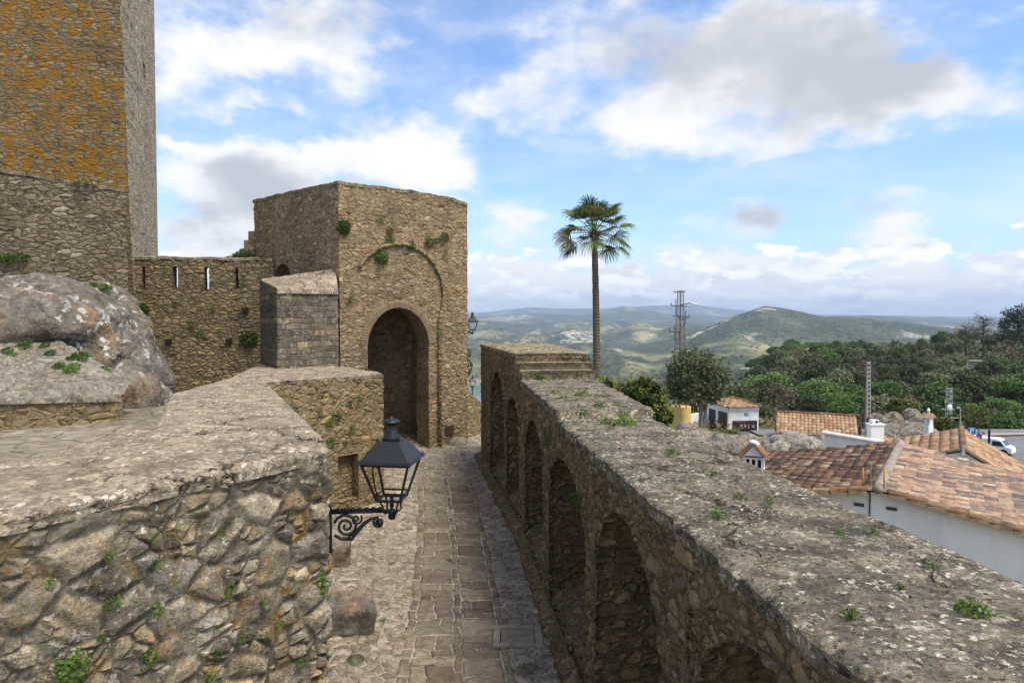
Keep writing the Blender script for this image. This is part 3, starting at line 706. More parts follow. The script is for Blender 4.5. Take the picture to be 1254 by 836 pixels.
# cobbles
cA = n.sep(n.vor(n.vm('MULTIPLY', n.vm('ADD', uvd, n.vm('MULTIPLY', n.noise(co, 7, 2, .5, 'Color'), (.06, .06, 0))), (1, 1.25, 0)), 4.6, dim='2D')); eA = n.vor(n.vm('MULTIPLY', n.vm('ADD', uvd, n.vm('MULTIPLY', n.noise(co, 7, 2, .5, 'Color'), (.06, .06, 0))), (1, 1.25, 0)), 4.6, 'DISTANCE_TO_EDGE', dim='2D')
# laid flags in two columns between three narrow kerb strips
edges = [-.92, -.74, -.02, .13, .80, .95]
col_i = None; left = None; ww = None
for k, e in enumerate(edges):
    g = n.m('GREATER_THAN', u, e); col_i = g if col_i is None else n.m('ADD', col_i, g)
dl = None
for e in edges:
    a_ = n.m('ABSOLUTE', n.m('SUBTRACT', u, e)); dl = a_ if dl is None else n.m('MINIMUM', dl, a_)
wr = n.node('ShaderNodeTexWhiteNoise', noise_dimensions='1D'); n.put(wr.inputs['W'], col_i)
ph = n.m('ADD', n.m('DIVIDE', v, .40), n.m('MULTIPLY', wr.outputs['Value'], 9.7))
ph = n.m('ADD', ph, n.m('MULTIPLY', n.m('SINE', n.m('MULTIPLY', ph, 1.7)), .35))
fi = n.m('FLOOR', ph); ff = n.m('FRACT', ph)
sp = n.node('ShaderNodeTexWhiteNoise', noise_dimensions='2D'); n.put(sp.inputs['Vector'], n.comb(col_i, fi, 3))
# some flags are two stones side by side
split = n.m('MULTIPLY', n.m('GREATER_THAN', sp.outputs['Value'], .52), n.m('GREATER_THAN', dl, .0))
c0 = n.m('ADD', n.m('MULTIPLY', n.m('GREATER_THAN', u, .05), .845), -.38)
cs = n.m('ADD', c0, n.m('MULTIPLY', n.m('SUBTRACT', n.sep(sp.outputs['Color'])[1], .5), .3))
ds = n.m('ABSOLUTE', n.m('SUBTRACT', u, cs)); side = n.m('MULTIPLY', n.m('GREATER_THAN', u, cs), split)
eB = n.m('MINIMUM', n.m('MULTIPLY', n.m('MINIMUM', ff, n.m('SUBTRACT', 1, ff)), .40), dl)
eB = n.m('MINIMUM', eB, n.mixf(split, 1.0, ds))
eB = n.m('ADD', eB, n.m('MULTIPLY', n.m('SUBTRACT', n.noise(co, 9, 4, .6), .5), .05))
rB = n.node('ShaderNodeTexWhiteNoise', noise_dimensions='3D'); n.put(rB.inputs['Vector'], n.comb(col_i, fi, side))
inB = n.m('MULTIPLY', n.m('GREATER_THAN', u, edges[0]), n.m('LESS_THAN', u, edges[-1]))
far = n.ss(v, 22.6, 23.4)                                                              # beyond, the paving is broken slabs
inB = n.m('MULTIPLY', inB, n.m('SUBTRACT', 1, far))
big = n.noise(co, .8, 5, .6); med = n.noise(co, 6, 6, .65); fin = n.noise(co, 40, 4, .7)
colA = n.ramp(cA[0], [(0, (.16, .13, .095)), (.35, (.27, .225, .165)), (.6, (.34, .285, .215)), (.85, (.24, .20, .155)), (1, (.40, .345, .27))])
colB = n.ramp(rB.outputs['Value'], [(0, (.12, .092, .065)), (.3, (.20, .155, .11)), (.55, (.15, .118, .09)), (.75, (.25, .20, .14)), (.9, (.19, .172, .115)), (1, (.31, .255, .185))])
col = n.mix(inB, colA, colB); edge = n.mixf(inB, n.m('MULTIPLY', eA, .22), eB)
st = n.ss(edge, .006, .02); dome = n.ss(edge, 0, .055)
k = n.ss(med, .28, .75, .6, 1.25); col = n.mix(1.0, col, n.comb(k, k, k), 'MULTIPLY')
k = n.ss(fin, .25, .75, .75, 1.2); col = n.mix(1.0, col, n.comb(k, k, k), 'MULTIPLY')
mort = n.mix(n.ss(n.noise(co, 2.3, 4, .6), .40, .60), (.42, .365, .295), (.17, .14, .10))
mort = n.mix(n.m('MULTIPLY', n.ss(n.noise(co, 1.7, 4, .65), .58, .66), .8), mort, (.07, .085, .025))
col = n.mix(st, mort, col)
skim = n.m('MULTIPLY', n.ss(n.noise(n.vm('ADD', co, (4, 4, 4)), 2.6, 6, .7), .56, .64), n.mixf(inB, .75, .2)); col = n.mix(skim, col, (.46, .40, .32))
col = n.mix(n.m('MULTIPLY', n.ss(big, .46, .64), .3), col, (.18, .15, .11))
hh = n.m('ADD', n.m('MULTIPLY', dome, n.m('ADD', .6, n.m('MULTIPLY', n.mixf(inB, cA[1], n.sep(rB.outputs['Color'])[1]), .7))), n.m('ADD', n.m('MULTIPLY', med, .5), n.m('MULTIPLY', fin, .12)))
finish(n, col, .82, hh, .3, dscale=.035, mid=.5)
M['lane'] = m
lb = MB(); ys = spaced(4, 31, .07) + spaced(31.3, 44, .5); xs = spaced(-5.2, 4.2, .055)
rows = []; uvs = []
for x in xs:
    rows.append([(x + interp(y, LC), y, lane_z(x + interp(y, LC), y)) for y in ys]); uvs.append([(x, y) for y in ys])
lb.grid(rows, 0, uvs); struct(lb.build('lane_paving', M['lane'], smooth=True))

# ---------------------------------------------------------------- arcaded wall beside the lane
AX = [(-3, 2.23), (18, .26), (25, -1.14)]; RX = [(-3, 3.95), (12.2, 2.52), (18, 2.22), (25, 1.42)]
def arc_top(y): return -1.65 - .02 * y if y < 12.2 else (-1.735 - .006 * (y - 12.2))
T = thing('arcaded_wall', 'long rubble stone wall of tall blind arches beside the paved lane, weathered flat top stepping up at its far end', 'wall', (1.2, 10, -5.9))
Pw = polyline([(interp(25, AX), 25), (interp(18, AX), 18), (interp(-3, AX), -3)])
def s_of(y):  # arc length at depth y
    return Pw.s[1] * (25 - y) / 7 if y >= 18 else Pw.s[1] + (Pw.s[2] - Pw.s[1]) * (18 - y) / 21
def y_of(s): return Pw(s).y
def arc_zt(y):
    if y > 18.7: return -1.12
    if y > 18.35: return -1.36
    if y > 18.0: return -1.56
    return arc_top(y) - .05
body = MB(); ops = []
for ya, yb, cz, pw in ((23.0, 20.5, -1.83, .5), (20.15, 18.4, -2.35, .5), (17.25, 14.0, -2.45, .5), (13.15, 9.65, -2.47, .5), (8.98, 6.12, -2.27, .5), (5.45, 2.8, -2.13, .5), (2.2, -.6, -2.13, .5)):
    ops.append(dict(sa=s_of(ya), sb=s_of(yb), crown=cz, depth=1.25, back=True, rise=.75, pw=pw, splay=.06))
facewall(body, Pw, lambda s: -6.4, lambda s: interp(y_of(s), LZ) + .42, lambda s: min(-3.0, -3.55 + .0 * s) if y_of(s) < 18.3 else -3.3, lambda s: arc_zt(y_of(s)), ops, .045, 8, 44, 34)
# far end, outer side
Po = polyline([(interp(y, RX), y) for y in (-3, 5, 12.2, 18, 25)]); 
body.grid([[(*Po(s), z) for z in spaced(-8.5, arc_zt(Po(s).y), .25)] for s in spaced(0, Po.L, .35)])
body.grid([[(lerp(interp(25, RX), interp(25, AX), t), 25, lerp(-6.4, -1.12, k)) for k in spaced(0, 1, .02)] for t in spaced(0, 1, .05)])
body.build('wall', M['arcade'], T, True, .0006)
def strip_top(name, y0, y1, zf, step, nx, lip, mat, over=0.0, xa=None):
    b = MB(); yy = spaced(y1, y0, step)
    yy = spaced(y0, y1, step)[::-1]
    A = [(interp(y, AX), y) for y in yy]; B = [(interp(y, RX), y) for y in yy]
    slab(b, A, B, lambda i: zf(yy[i]), lambda i: zf(yy[i]) + .01, nx, lip, 0, .045, 3, over=-.005)
    return b.build(name, mat, T, True, .0004)
strip_top('coping', -3, 12.24, lambda y: arc_top(y), .04, 44, .13, M['cope_dark'])
strip_top('coping', 12.2, 18.05, lambda y: arc_top(y) + (.02 if y > 12.4 else 0), .05, 40, .17, M['cope_dark'])
strip_top('step', 18.0, 18.4, lambda y: -1.50, .04, 40, .22, M['cope'])
strip_top('step', 18.35, 18.75, lambda y: -1.31, .04, 40, .2, M['cope'])
b = MB(); yy = spaced(18.7, 25.0, .06)[::-1]
slab(b, [(interp(y, AX), y) for y in yy], [(interp(y, RX), y) for y in yy], lambda i: -1.08 + .015 * math.sin(i), lambda i: -1.07, 40, .10, 0, .05, 5)
b.build('coping', M['cope'], T, True, .0004)
b = MB(); b.grid([[(lerp(interp(18.7, AX), interp(18.7, RX), t), 18.715 + .02 * mnoise.noise(Vector((t * 9, k * 2, 0))), lerp(-1.6, -1.1, k)) for k in spaced(0, 1, .06)] for t in spaced(0, 1, .02)])
b.build('step_face', M['arcade'], T, True)
# low kerb at the foot of the arcade
kb = MB(); yy = spaced(2, 25, .12)[::-1]
A = [(interp(y, AX) - .22 + .04 * mnoise.noise(Vector((y, 0, 0))), y) for y in yy]; B = [(interp(y, AX) + .10, y) for y in yy]
slab(kb, A, B, lambda i: interp(yy[i], LZ) + .22, lambda i: interp(yy[i], LZ) + .40, 6, .5, 0, .04, 9); kb.build('plinth', M['arcade'], T, True, .0004)

# ---------------------------------------------------------------- foreground parapet wall with its return
T = thing('parapet_wall', 'thick rubble parapet with a pale weathered capping, bent round the near side of the lane, iron lamp on its corner', 'wall', (-3.5, 8, -5.9))
OUT = [(-5.4, -.35), (-2.8, 3.73), (-1.54, 5.69), (-1.80, 6.45), (-6.5, 17.9), (-3.95, 20.9), (-5.3, 24.6)]
Pp = polyline(OUT); sv = Pp.s
def pz(s): return interp(s, [(0, -1.12), (sv[2], -1.16), (sv[4], -1.80), (sv[5], -1.84), (Pp.L, -1.86)])
body = MB()
def part_face(s0, s1, step, lo, splits, ops=[], m=0):
    facewall(body, Pp, lambda s: -6.3, lambda s: lo, lambda s: splits, lambda s: pz(s) - .06, ops, step[0], step[1], step[2], step[3], s0=s0, s1=s1, m=m, mo=m)
part_face(sv[0], sv[1] - .6, (.06, 6, 16, 40), -5.0, -3.4)
part_face(sv[1] - .6, sv[3], (.016, 6, 16, 150), -5.0, -3.4)
part_face(sv[3], sv[4], (.08, 6, 16, 30), -5.0, -3.4)
cN = sv[4] + (on_wall(427, 590, OUT[4], OUT[5]).to_2d() - Vector(OUT[4])).length
part_face(sv[4], sv[5], (.035, 8, 34, 60), -5.45, -4.15, [dict(sa=cN - .36, sb=cN + .36, crown=-4.11, depth=.32, back=True, pw=.08)], 1)
part_face(sv[5], Pp.L, (.06, 8, 24, 40), -5.45, -4.15, [], 1)
body.build('wall', [M['rubble'], M['rubble_mid']], T, True, .0005)
PAIR = [((-5.4, -.35), (-6.9, .6)), ((-2.8, 3.73), (-3.78, 4.93)), ((-1.54, 5.69), (-3.72, 7.05)), ((-1.80, 6.45), (-3.95, 7.6)), ((-4.15, 12.2), (-6.35, 12.7)), ((-6.5, 17.9), (-7.9, 19.0)), ((-5.3, 19.35), (-9.2, 25.0)), ((-4.5, 20.25), (-6.9, 24.7)), ((-3.95, 20.9), (-4.4, 21.6))]
A, B, zz = [], [], []
for k in range(len(PAIR) - 1):
    (a0, b0), (a1, b1) = PAIR[k], PAIR[k + 1]; nseg = max(4, int((Vector(a1) - Vector(a0)).length / (.03 if 0 < k < 3 or k == 0 else .07)))
    for i in range(nseg + (1 if k == len(PAIR) - 2 else 0)):
        t = i / nseg; A.append(tuple(Vector(a0).lerp(Vector(a1), t))); B.append(tuple(Vector(b0).lerp(Vector(b1), t)))
def zout(i):
    p = Vector(A[i]); return interp(p.y, [(-.35, -1.10), (5.69, -1.14), (17.9, -1.78), (20.9, -1.82)])
cb = MB(); slab(cb, A, B, zout, lambda i: zout(i) - .005, 56, .09, 0, .03, 1, over=-.012)
cb.build('coping', M['cope_pale'], T, True, .0004)
# inner face of the parapet towards the terrace
ib = MB(); 
ib.grid([[(*B[i], z) for z in spaced(-5.2, zout(i) - .05, .15)] for i in reversed(range(0, len(B), 3))]); ib.build('inner_face', M['rubble_mid'], T, True)

# ---------------------------------------------------------------- terrace and lower court
m, n = new_mat('terrace_paving', 'BUMP'); co = n.coord()
cz = n.vm('ADD', co, n.vm('MULTIPLY', n.noise(co, 1.5, 4, .6, 'Color'), (.5, .5, 0)))
e = n.vor(n.vm('MULTIPLY', cz, (1, .8, 0)), 1.1, 'DISTANCE_TO_EDGE', dim='2D'); c = n.sep(n.vor(n.vm('MULTIPLY', cz, (1, .8, 0)), 1.1, dim='2D'))
col = n.mix(c[0], (.22, .185, .135), (.30, .255, .19)); k = n.ss(n.noise(co, 4, 7, .68), .28, .74, .55, 1.3); col = n.mix(1.0, col, n.comb(k, k, k), 'MULTIPLY')
col = n.mix(n.m('MULTIPLY', n.ss(n.noise(co, 1.3, 6, .7), .55, .64), .7), col, (.40, .36, .30)); col = n.mix(n.ss(e, 0, .03), (.10, .085, .06), col)
col = n.mix(n.m('MULTIPLY', n.ss(n.noise(n.vm('ADD', co, (5, 5, 5)), 1.1, 5, .7), .62, .68), .7), col, (.07, .10, .02))
finish(n, col, .92, n.m('ADD', n.m('MULTIPLY', n.ss(e, 0, .05), .4), n.noise(co, 7, 7, .65)), .2, dscale=.05); M['terrace'] = m
q = MB(); 
q.grid([[(x, y, -2.22 + .05 * mnoise.noise(Vector((x * .6, y * .6, 0)))) for y in spaced(-4, 16.5, .3)] for x in spaced(-26, -3.9, .3) if True])
# keep it inside the parapet line
q.v = [(min(v[0], interp(v[1], [(-.35, -6.2), (.6, -6.2), (4.93, -3.7), (7.05, -3.66), (12.7, -6.3), (16.5, -7.0)])) , v[1], v[2]) for v in q.v]
struct(q.build('terrace_paving', M['terrace'], smooth=True))
q = MB(); q.grid([[(x, y, -5.2) for y in (13, 38)] for x in (-30, -6.6)]); struct(q.build('court_ground', M['terrace']))

# ---------------------------------------------------------------- gate tower
GL, GR_, GB = (-6.1, 24.2), (-1.77, 27.2), (-10.9, 29.0)
T = thing('gate_tower', 'square rubble gate tower with a tall brick edged archway at the head of the lane', 'gate tower', (-5, 27, -5.2))
GBR = (-6.4, 32.2)
Pg = polyline([GB, GL, GR_, GBR]); sg = Pg.s
def gt(s):
    z = interp(s, [(0, 4.75), (sg[1] * .5, 4.72), (sg[1], 4.62), (sg[1] + 2.4, 4.60), (sg[2] - .9, 4.52), (sg[2], 4.33), (Pg.L, 4.3)])
    return z + .05 * mnoise.noise(Vector((s * 1.7, 0, 0))) + .03 * mnoise.noise(Vector((s * 6, 3, 0)))
gb = MB()
aw = on_wall(346, 335, GB, GL); sw = (aw.to_2d() - Vector(GB)).length
facewall(gb, Pg, lambda s: -6, lambda s: .6, lambda s: 1.5, gt, [dict(sa=sw - .62, sb=sw + .62, crown=2.02, depth=.8, back=True)], .06, 20, 10, 46, s0=0, s1=sg[1])
sa, sb = sg[1] + 1.04, sg[1] + 3.53
FR = dict(sa=sa, sb=sb, crown=.26, depth=1.0, back=False, pw=.56)
facewall(gb, Pg, lambda s: -6, lambda s: -5.3, lambda s: -1.1, gt, [FR], .045, 6, 60, 84, s0=sg[1], s1=sg[2])
facewall(gb, Pg, lambda s: -8, lambda s: -5.3, lambda s: -1.1, gt, [], .12, 4, 16, 24, s0=sg[2], s1=Pg.L)
# parapet top, closed roof
f = Vector((GR_[0] - GL[0], GR_[1] - GL[1])); fd = f.normalized(); nd = Vector((-fd.y, fd.x))
gb.build('wall', M['gate'], T, True, .0005)
rb = MB(); Pi = polyline([(GB[0] + .75, GB[1] + .1), (GL[0] + .1, GL[1] + .65), (GR_[0] - .7, GR_[1] + .2), (GBR[0] + .2, GBR[1] - .6)])
kk = [i / 150 for i in range(151)]
def wallpt(P, t):  # same corner fractions on both curves
    for i in range(3):
        if t <= (i + 1) / 3 + 1e-9: return P(lerp(P.s[i], P.s[i + 1], t * 3 - i)), lerp(sg[i], sg[i + 1], t * 3 - i)
    return P(P.L), sg[3]
AA = [wallpt(Pg, t)[0] for t in kk]; BB = [wallpt(Pi, t)[0] for t in kk]; SS = [wallpt(Pg, t)[1] for t in kk]
slab(rb, AA, BB, lambda i: gt(SS[i]) + .07, lambda i: gt(SS[i]) + .05, 8, .12, 0, .05, 7); rb.build('parapet_cap', M['cope'], T, True, .0004)
rr = MB(); rr.face([(p[0], p[1], 3.4) for p in (GB, GL, GR_, GBR)]); rr.build('roof', M['cope'], T)
# gate chamber: side walls, bent inner wall with a second arch, vault
ch = MB()
def fp(s, dep, z): 
    p = Pg(sg[1] + s) + nd * dep; return (p.x, p.y, z)
def cwall(a, b, z0, z1, st=.08):
    L = math.dist(a, b); ch.grid([[(lerp(a[0], b[0], i), lerp(a[1], b[1], i), z) for z in spaced(z0, z1, st)] for i in spaced(0, 1, st / L)])
c1 = fp(.45, .98, 0); c2 = fp(.75, 3.4, 0); c3 = fp(2.15, 3.1, 0); c3b = fp(2.3, 3.45, 0); c4 = fp(4.1, 2.7, 0); c5 = fp(4.0, .98, 0)
cwall(c1, c2, -6, 1.2); cwall(c2, c3, -6, 1.2); cwall(c3, c3b, -6, 1.2); cwall(c3b, c4, -6, 1.2); cwall(c4, c5, -6, 1.2)
e1 = fp(1.02, .985, 0); e2 = fp(3.55, .985, 0)
cwall(e1, c1, -6, 1.2); cwall(c5, e2, -6, 1.2)
ch.face([(p[0], p[1], 1.0) for p in (c5, c4, c3b, c3, c2, c1)])
ch.build('gate_passage', M['gate'], T, True)
# brick voussoir ring, slightly proud
m, n = new_mat('arch_brick', 'BUMP'); uv = n.coord('UV'); co = n.coord(); s_ = n.sep(uv)
fx, fy = n.m('FRACT', s_[0]), s_[1]
wn = n.node('ShaderNodeTexWhiteNoise', noise_dimensions='1D'); n.put(wn.inputs['W'], n.m('FLOOR', s_[0]))
st = n.ss(n.m('ADD', n.m('MINIMUM', fx, n.m('SUBTRACT', 1, fx)), n.m('MULTIPLY', n.m('SUBTRACT', n.noise(co, 14, 3), .5), .3)), .05, .2)
col = n.ramp(wn.outputs['Value'], [(0, (.15, .085, .05)), (.5, (.20, .115, .068)), (.8, (.19, .13, .08)), (1, (.24, .18, .11))])
col = n.mix(n.ss(n.noise(co, 4, 5, .7), .40, .55, 0, .9), col, (.215, .165, .105)); col = n.mix(st, (.16, .125, .08), col)
finish(n, col, .92, st, .2, dscale=.02); M['brick_arch'] = m
vb = MB(); hw = (sb - sa) / 2; cc = (sa + sb) / 2
def arcpt(t, k, out):
    a = PI * t; s = cc - (hw + k) * math.cos(a); q = max(0, 1 - ((s - cc) / (hw + k)) ** 2); z = -1.1 + (1.36 + k) * q ** .56
    p = Pg(s) - nd * out; return (p.x, p.y, z)
nb = 46
vb.grid([[arcpt(i / nb, k, .02) for k in (0.0, .15, .27)] for i in range(nb + 1)][::-1], 0, [[(i, k) for k in (0, .5, 1)] for i in range(nb + 1)][::-1])
vb.grid([[arcpt(i / nb, .27, o) for o in (.02, -.06)] for i in range(nb + 1)][::-1], 0, [[(i, k) for k in (0, .5)] for i in range(nb + 1)][::-1])
vb.build('brick_arch', M['brick_arch'], T, True, .0004)
# blind horseshoe hood mould round it, running down as a pilaster edge
hb = MB(); c0, r0, zc0 = sg[1] + 2.33, 1.84, .78; pts = []
for i in range(49):
    a = math.radians(lerp(150, -18, i / 48)); s = c0 + r0 * math.cos(a); z = zc0 + r0 * math.sin(a); pts.append((s, z))
ls, lz = pts[-1]; pts += [(ls - .06, lz - .25)] + [(ls - .10, z) for z in spaced(lz - .5, -5.2, .3)]
path = []
for s, z in pts:
    p = Pg(s) - nd * (.05 + .015 * mnoise.noise(Vector((s * 4, z * 4, 0)))); path.append((p.x, p.y, z))
hb.tube(path, [.075 + .02 * mnoise.noise(Vector((i * .7, 0, 0))) for i in range(len(path))], 8); hb.build('hood_mould', M['rubble_mid'], T, True)
# small iron hatch near the foot
hp = on_wall(550, 526, GL, GR_, .06); hb = MB(); R = Matrix.Rotation(math.atan2(fd.y, fd.x), 3, 'Z')
hb.box(hp, (.34, .05, .34), R); hb.build('hatch', plain('rust_plate', (.06, .03, .022), .8), T, bevel=.008)
# stair of stone on the far flank
sb_ = MB()
for i in range(4):
    p = at(311 - i * 5.5, 300, 29.2); ztop = at(311, 275 + i * 11 + 8, 29.2).z
    sb_.box((p.x - .05, p.y + .4, (ztop - 6) / 2), (.34, 1.0, ztop + 6))
sb_.build('stair', M['gate'], T)

# ---------------------------------------------------------------- buttress
b0, b1, b2, b3 = at(318.5, 342.4, 24.8), at(339, 354, 22.3), at(413.5, 354, 23.9), at(411, 330, 24.6)
T = thing('buttress', 'sloping topped buttress of dark squared blocks against the gate tower', 'buttress', (b1.x, b1.y, -5.2))
Pb = polyline([(b0.x, b0.y), (b1.x, b1.y), (b2.x, b2.y)])
bb = MB(); 
facewall(bb, Pb, lambda s: -5.8, lambda s: -4, lambda s: -2, lambda s: interp(s, [(0, b0.z - .02), (Pb.s[1], b1.z - .03), (Pb.L, b2.z - .03)]), [], .05, 8, 24, 50)
bb.build('wall', M['courses'], T, True, .0005)
tb_ = MB(); n_ = 40
rows = []
for i in range(n_ + 1):
    t = i / n_; a = b1.lerp(b2, t); c = b0.lerp(b3, t); d_ = (a - c).normalized() * .06
    r = [tuple(a + d_ + Vector((0, 0, -.14))), tuple(a + d_ + Vector((0, 0, -.05)))] + [tuple(Vector(a + d_ * .8).lerp(c, k / 24)) for k in range(25)]
    rows.append(r)
tb_.grid(rows, 0); tb_.build('sloped_cap', M['cope_pale'], T, True)

# ---------------------------------------------------------------- slit wall
WL, WR = (-15.6, 26.3), (-9.6, 27.6)
T = thing('loophole_wall', 'rubble curtain wall with narrow arrow slits showing sky, between the big tower and the gate tower', 'wall', (-12.5, 27, -5.2))
Ps = polyline([WL, WR]); sb = MB(); ops = []
for px, th in ((176, 1), (215, 0), (253, 0), (290, 1)):
    c = (on_wall(px, 340, WL, WR).to_2d() - Vector(WL)).length
    ops.append(dict(sa=c - (.055 if th else .09), sb=c + (.055 if th else .09), crown=1.88, depth=.55, back=bool(th), pw=.12, nd=4, splay=-.25 if not th else 0))
facewall(sb, Ps, lambda s: -5.3, lambda s: 1.02 + .03 * math.sin(s * 3), lambda s: 1.78, lambda s: 2.16 + .02 * math.sin(s * 2), ops, .05, 110, 14, 8)
# the same four slits on the inner face
sb2 = MB(); Pr = polyline([(WR[0] - .12, WR[1] + .55), (WL[0] - .12, WL[1] + .55)])
ops2 = [dict(sa=Pr.L - o['sb'], sb=Pr.L - o['sa'], crown=1.88, depth=.01, back=False, pw=.12, nd=1) for o in ops if not o['back']]
facewall(sb2, Pr, lambda s: .2, lambda s: 1.02, lambda s: 1.78, lambda s: 2.16, ops2, .2, 4, 6, 4)
sb.build('wall', M['slit'], T, True, .0004); sb2.build('inner_face', M['slit'], T, True)
cb = MB(); ss = spaced(0, Ps.L, .08); slab(cb, [Ps(s) for s in ss], [Ps(s) + Vector((-.12, .58)) for s in ss], lambda i: 2.25 + .02 * math.sin(i * .3), lambda i: 2.24, 8, .10, 0, .03, 12)
cb.build('coping', M['cope_pale'], T, True, .0004)
hb = MB()
for px, py in ((207, 417), (281, 417), (210, 457), (301, 379), (126, 321)):
    if px < 150: continue
    p = on_wall(px, py, WL, WR, -.06); hb.box(p, (.22, .3, .16), Matrix.Rotation(.21, 3, 'Z'))
hb.build('putlog_hole', M['dark'], T)  # solid near-black blocks, the shade of the holes put into their colour

# ---------------------------------------------------------------- upper wall and big tower
U0, U1, U2 = (-22, 15.3), (-12.35, 22.0), (-13.45, 23.9)
T = thing('terrace_wall', 'dark rubble retaining wall above the boulder, below the lichen covered tower', 'wall', (-14, 20.5, -1))
Pu = polyline([U0, U1, U2]); ub = MB()
def ut(s): return interp(s, [(0, 4.6), (Pu.s[1] - 4, 4.25), (Pu.s[1], 3.93), (Pu.L, 3.9)]) + .04 * mnoise.noise(Vector((s * 2.2, 5, 0)))
facewall(ub, Pu, lambda s: -3, lambda s: -1, lambda s: .3, ut, [], .05, 10, 20, 76)
ub.build('wall', M['upper'], T, True, .0005)
ss = spaced(0, Pu.L, .09); cb = MB(); slab(cb, [Pu(s) for s in ss], [Pu(s) + (Vector((-.5, .8)) if s < Pu.s[1] else Vector((-.9, .1))) for s in ss], lambda i: ut(ss[i]) + .06, lambda i: ut(ss[i]) + .04, 8, .08, 0, .05, 15)
cb.build('coping', M['cope'], T, True, .0004)
q = MB(); q.face([(-22, 15.4, 3.75), (-12.6, 22.1, 3.75), (-13.6, 24, 3.75), (-16, 27, 3.75), (-30, 30, 3.75)]); q.build('wall_walk', M['cope'], T)

t0, t1 = at(147, 0, 26.0), at(158, 240, 26.0)
T = thing('castle_tower', 'tall stone keep coated in orange lichen, its narrow side pale and bare', 'tower', (-17, 28, 0))
tw = MB(); tp = MB()
def tedge(z): # battered corner
    return lerp(t1.x, t0.x, (z - t1.z) / (t0.z - t1.z)) + .05 * mnoise.noise(Vector((0, 0, z * 1.3))) + .05 * mnoise.noise(Vector((3, 0, z * 5)))
zs_ = spaced(-1, 17, .06)
tw.grid([[(tedge(z) - L * .985, 26.0 - L * .17 + .0 * z, z) for z in zs_] for L in spaced(0, 11, .07)[::-1]])
# the flank with its slit window
r0_, r1_ = at(188.5, 0, 33.0), at(193.5, 310, 33.0)
def redge(z): return lerp(r1_.x, r0_.x, (z - r1_.z) / (r0_.z - r1_.z))
def flank(t, z): return (lerp(tedge(z), redge(z), t), lerp(26.0, 33.0, t), z)
wt = .62; wz0, wz1 = at(170, 101, 30.3).z, at(170, 78, 30.3).z; ta, tb2 = wt - .035, wt + .035
def fgrid(ta_, tb_, za_, zb_, st=.02):
    tp.grid([[flank(t, z) for z in spaced(za_, zb_, .09)] for t in spaced(ta_, tb_, st)])
fgrid(0, ta, -1, 17); fgrid(tb2, 1, -1, 17); fgrid(ta, tb2, -1, wz0); fgrid(ta, tb2, wz1, 17)
tw.build('wall', M['tower'], T, True); tp.build('flank_wall', M['tower_pale'], T, True)
wd = MB(); P4 = [flank(ta, wz0), flank(tb2, wz0), flank(tb2, wz1), flank(ta, wz1)]
inn = [(p[0] - .45, p[1] + .02, p[2]) for p in P4]
for i in range(4):
    j = (i + 1) % 4; wd.face([P4[i], P4[j], inn[j], inn[i]])
wd.face(inn); wd.build('slit_window', M['tower_pale'], T)
bk = MB(); bk.face([flank(1, -1), (-26, 36, -1), (-26, 36, 17), flank(1, 17)]); bk.face([flank(0, 17), flank(1, 17), (-26, 36, 17), (-27, 24, 17)]); bk.build('rear_wall', M['tower_pale'], T)

# ---------------------------------------------------------------- boulders and banks
def rock(name, label, els, voxel, amp, freq, mat, seed, cat='rock', group=None, boxes=()):
    b = MB()
    for c, sz, rz in boxes: b.box(c, sz, Matrix.Rotation(rz, 3, 'Z') @ Matrix.Rotation(.12, 3, 'X'))
    for c, r, rot, tl in els: ellipsoid(b, c, r, rot, 14, tl)
    o = remeshed(name, b, voxel); roughen(o.data, amp, freq, seed); o.data.materials.append(mat)
    tag(o, label, cat, group); return o
rock('boulder', 'huge bulging grey rock outcrop spotted with white lichen under the rubble retaining wall', [
    (tuple(at(45, 392, 17.6)), (2.3, 1.9, .85), .15, .1), (tuple(at(-70, 390, 17.0)), (2.9, 2.2, 1.0), .3, 0), (tuple(at(20, 430, 18.6)), (3.2, 1.7, 1.2), .2, 0), (tuple(at(126, 416, 18.4)), (1.25, 1.7, .80), .1, .15), (tuple(at(146, 446, 18.2)), (1.0, 1.5, 1.1), .1, 0),
    (tuple(at(176, 462, 17.2)), (.66, 1.3, 1.25), 0, .1), (tuple(at(186, 497, 16.8)), (.45, 1.0, .75), 0, 0), (tuple(at(60, 372, 20.5)), (2.6, 1.8, .9), .5, 0), (tuple(at(118, 400, 20.8)), (1.7, 1.6, 1.0), .3, 0), (tuple(at(155, 480, 16.4)), (.9, .7, .9), 0, 0)], .08, .24, .55, M['rock'], 3)
T = thing('stone_bank', 'sloping stone paved bank with a low mortared front, in front of the grey outcrop', 'bank', (-9, 14, -2.2))
F0, F1, F1b = (-13.5, 11.7), (-9.55, 13.2), (-8.05, 14.05)
Pf = polyline([F0, F1, F1b]); fb = MB()
def ft(s): return interp(s, [(0, -1.62), (Pf.s[1], -1.66), (Pf.L, -1.72)])
facewall(fb, Pf, lambda s: -2.5, lambda s: -2.3, lambda s: -2.1, lambda s: ft(s), [], .04, 2, 6, 14)
fb.build('front_wall', M['rubble_mid'], T, True, .0004)
sl = MB(); ss = spaced(0, Pf.L, .06); top = polyline([(-15.5, 15.2), (-11.2, 16.6), (-8.3, 15.1)]); zt_ = [(0, -.25), (.62, -.62), (1, -1.5)]
rows = []
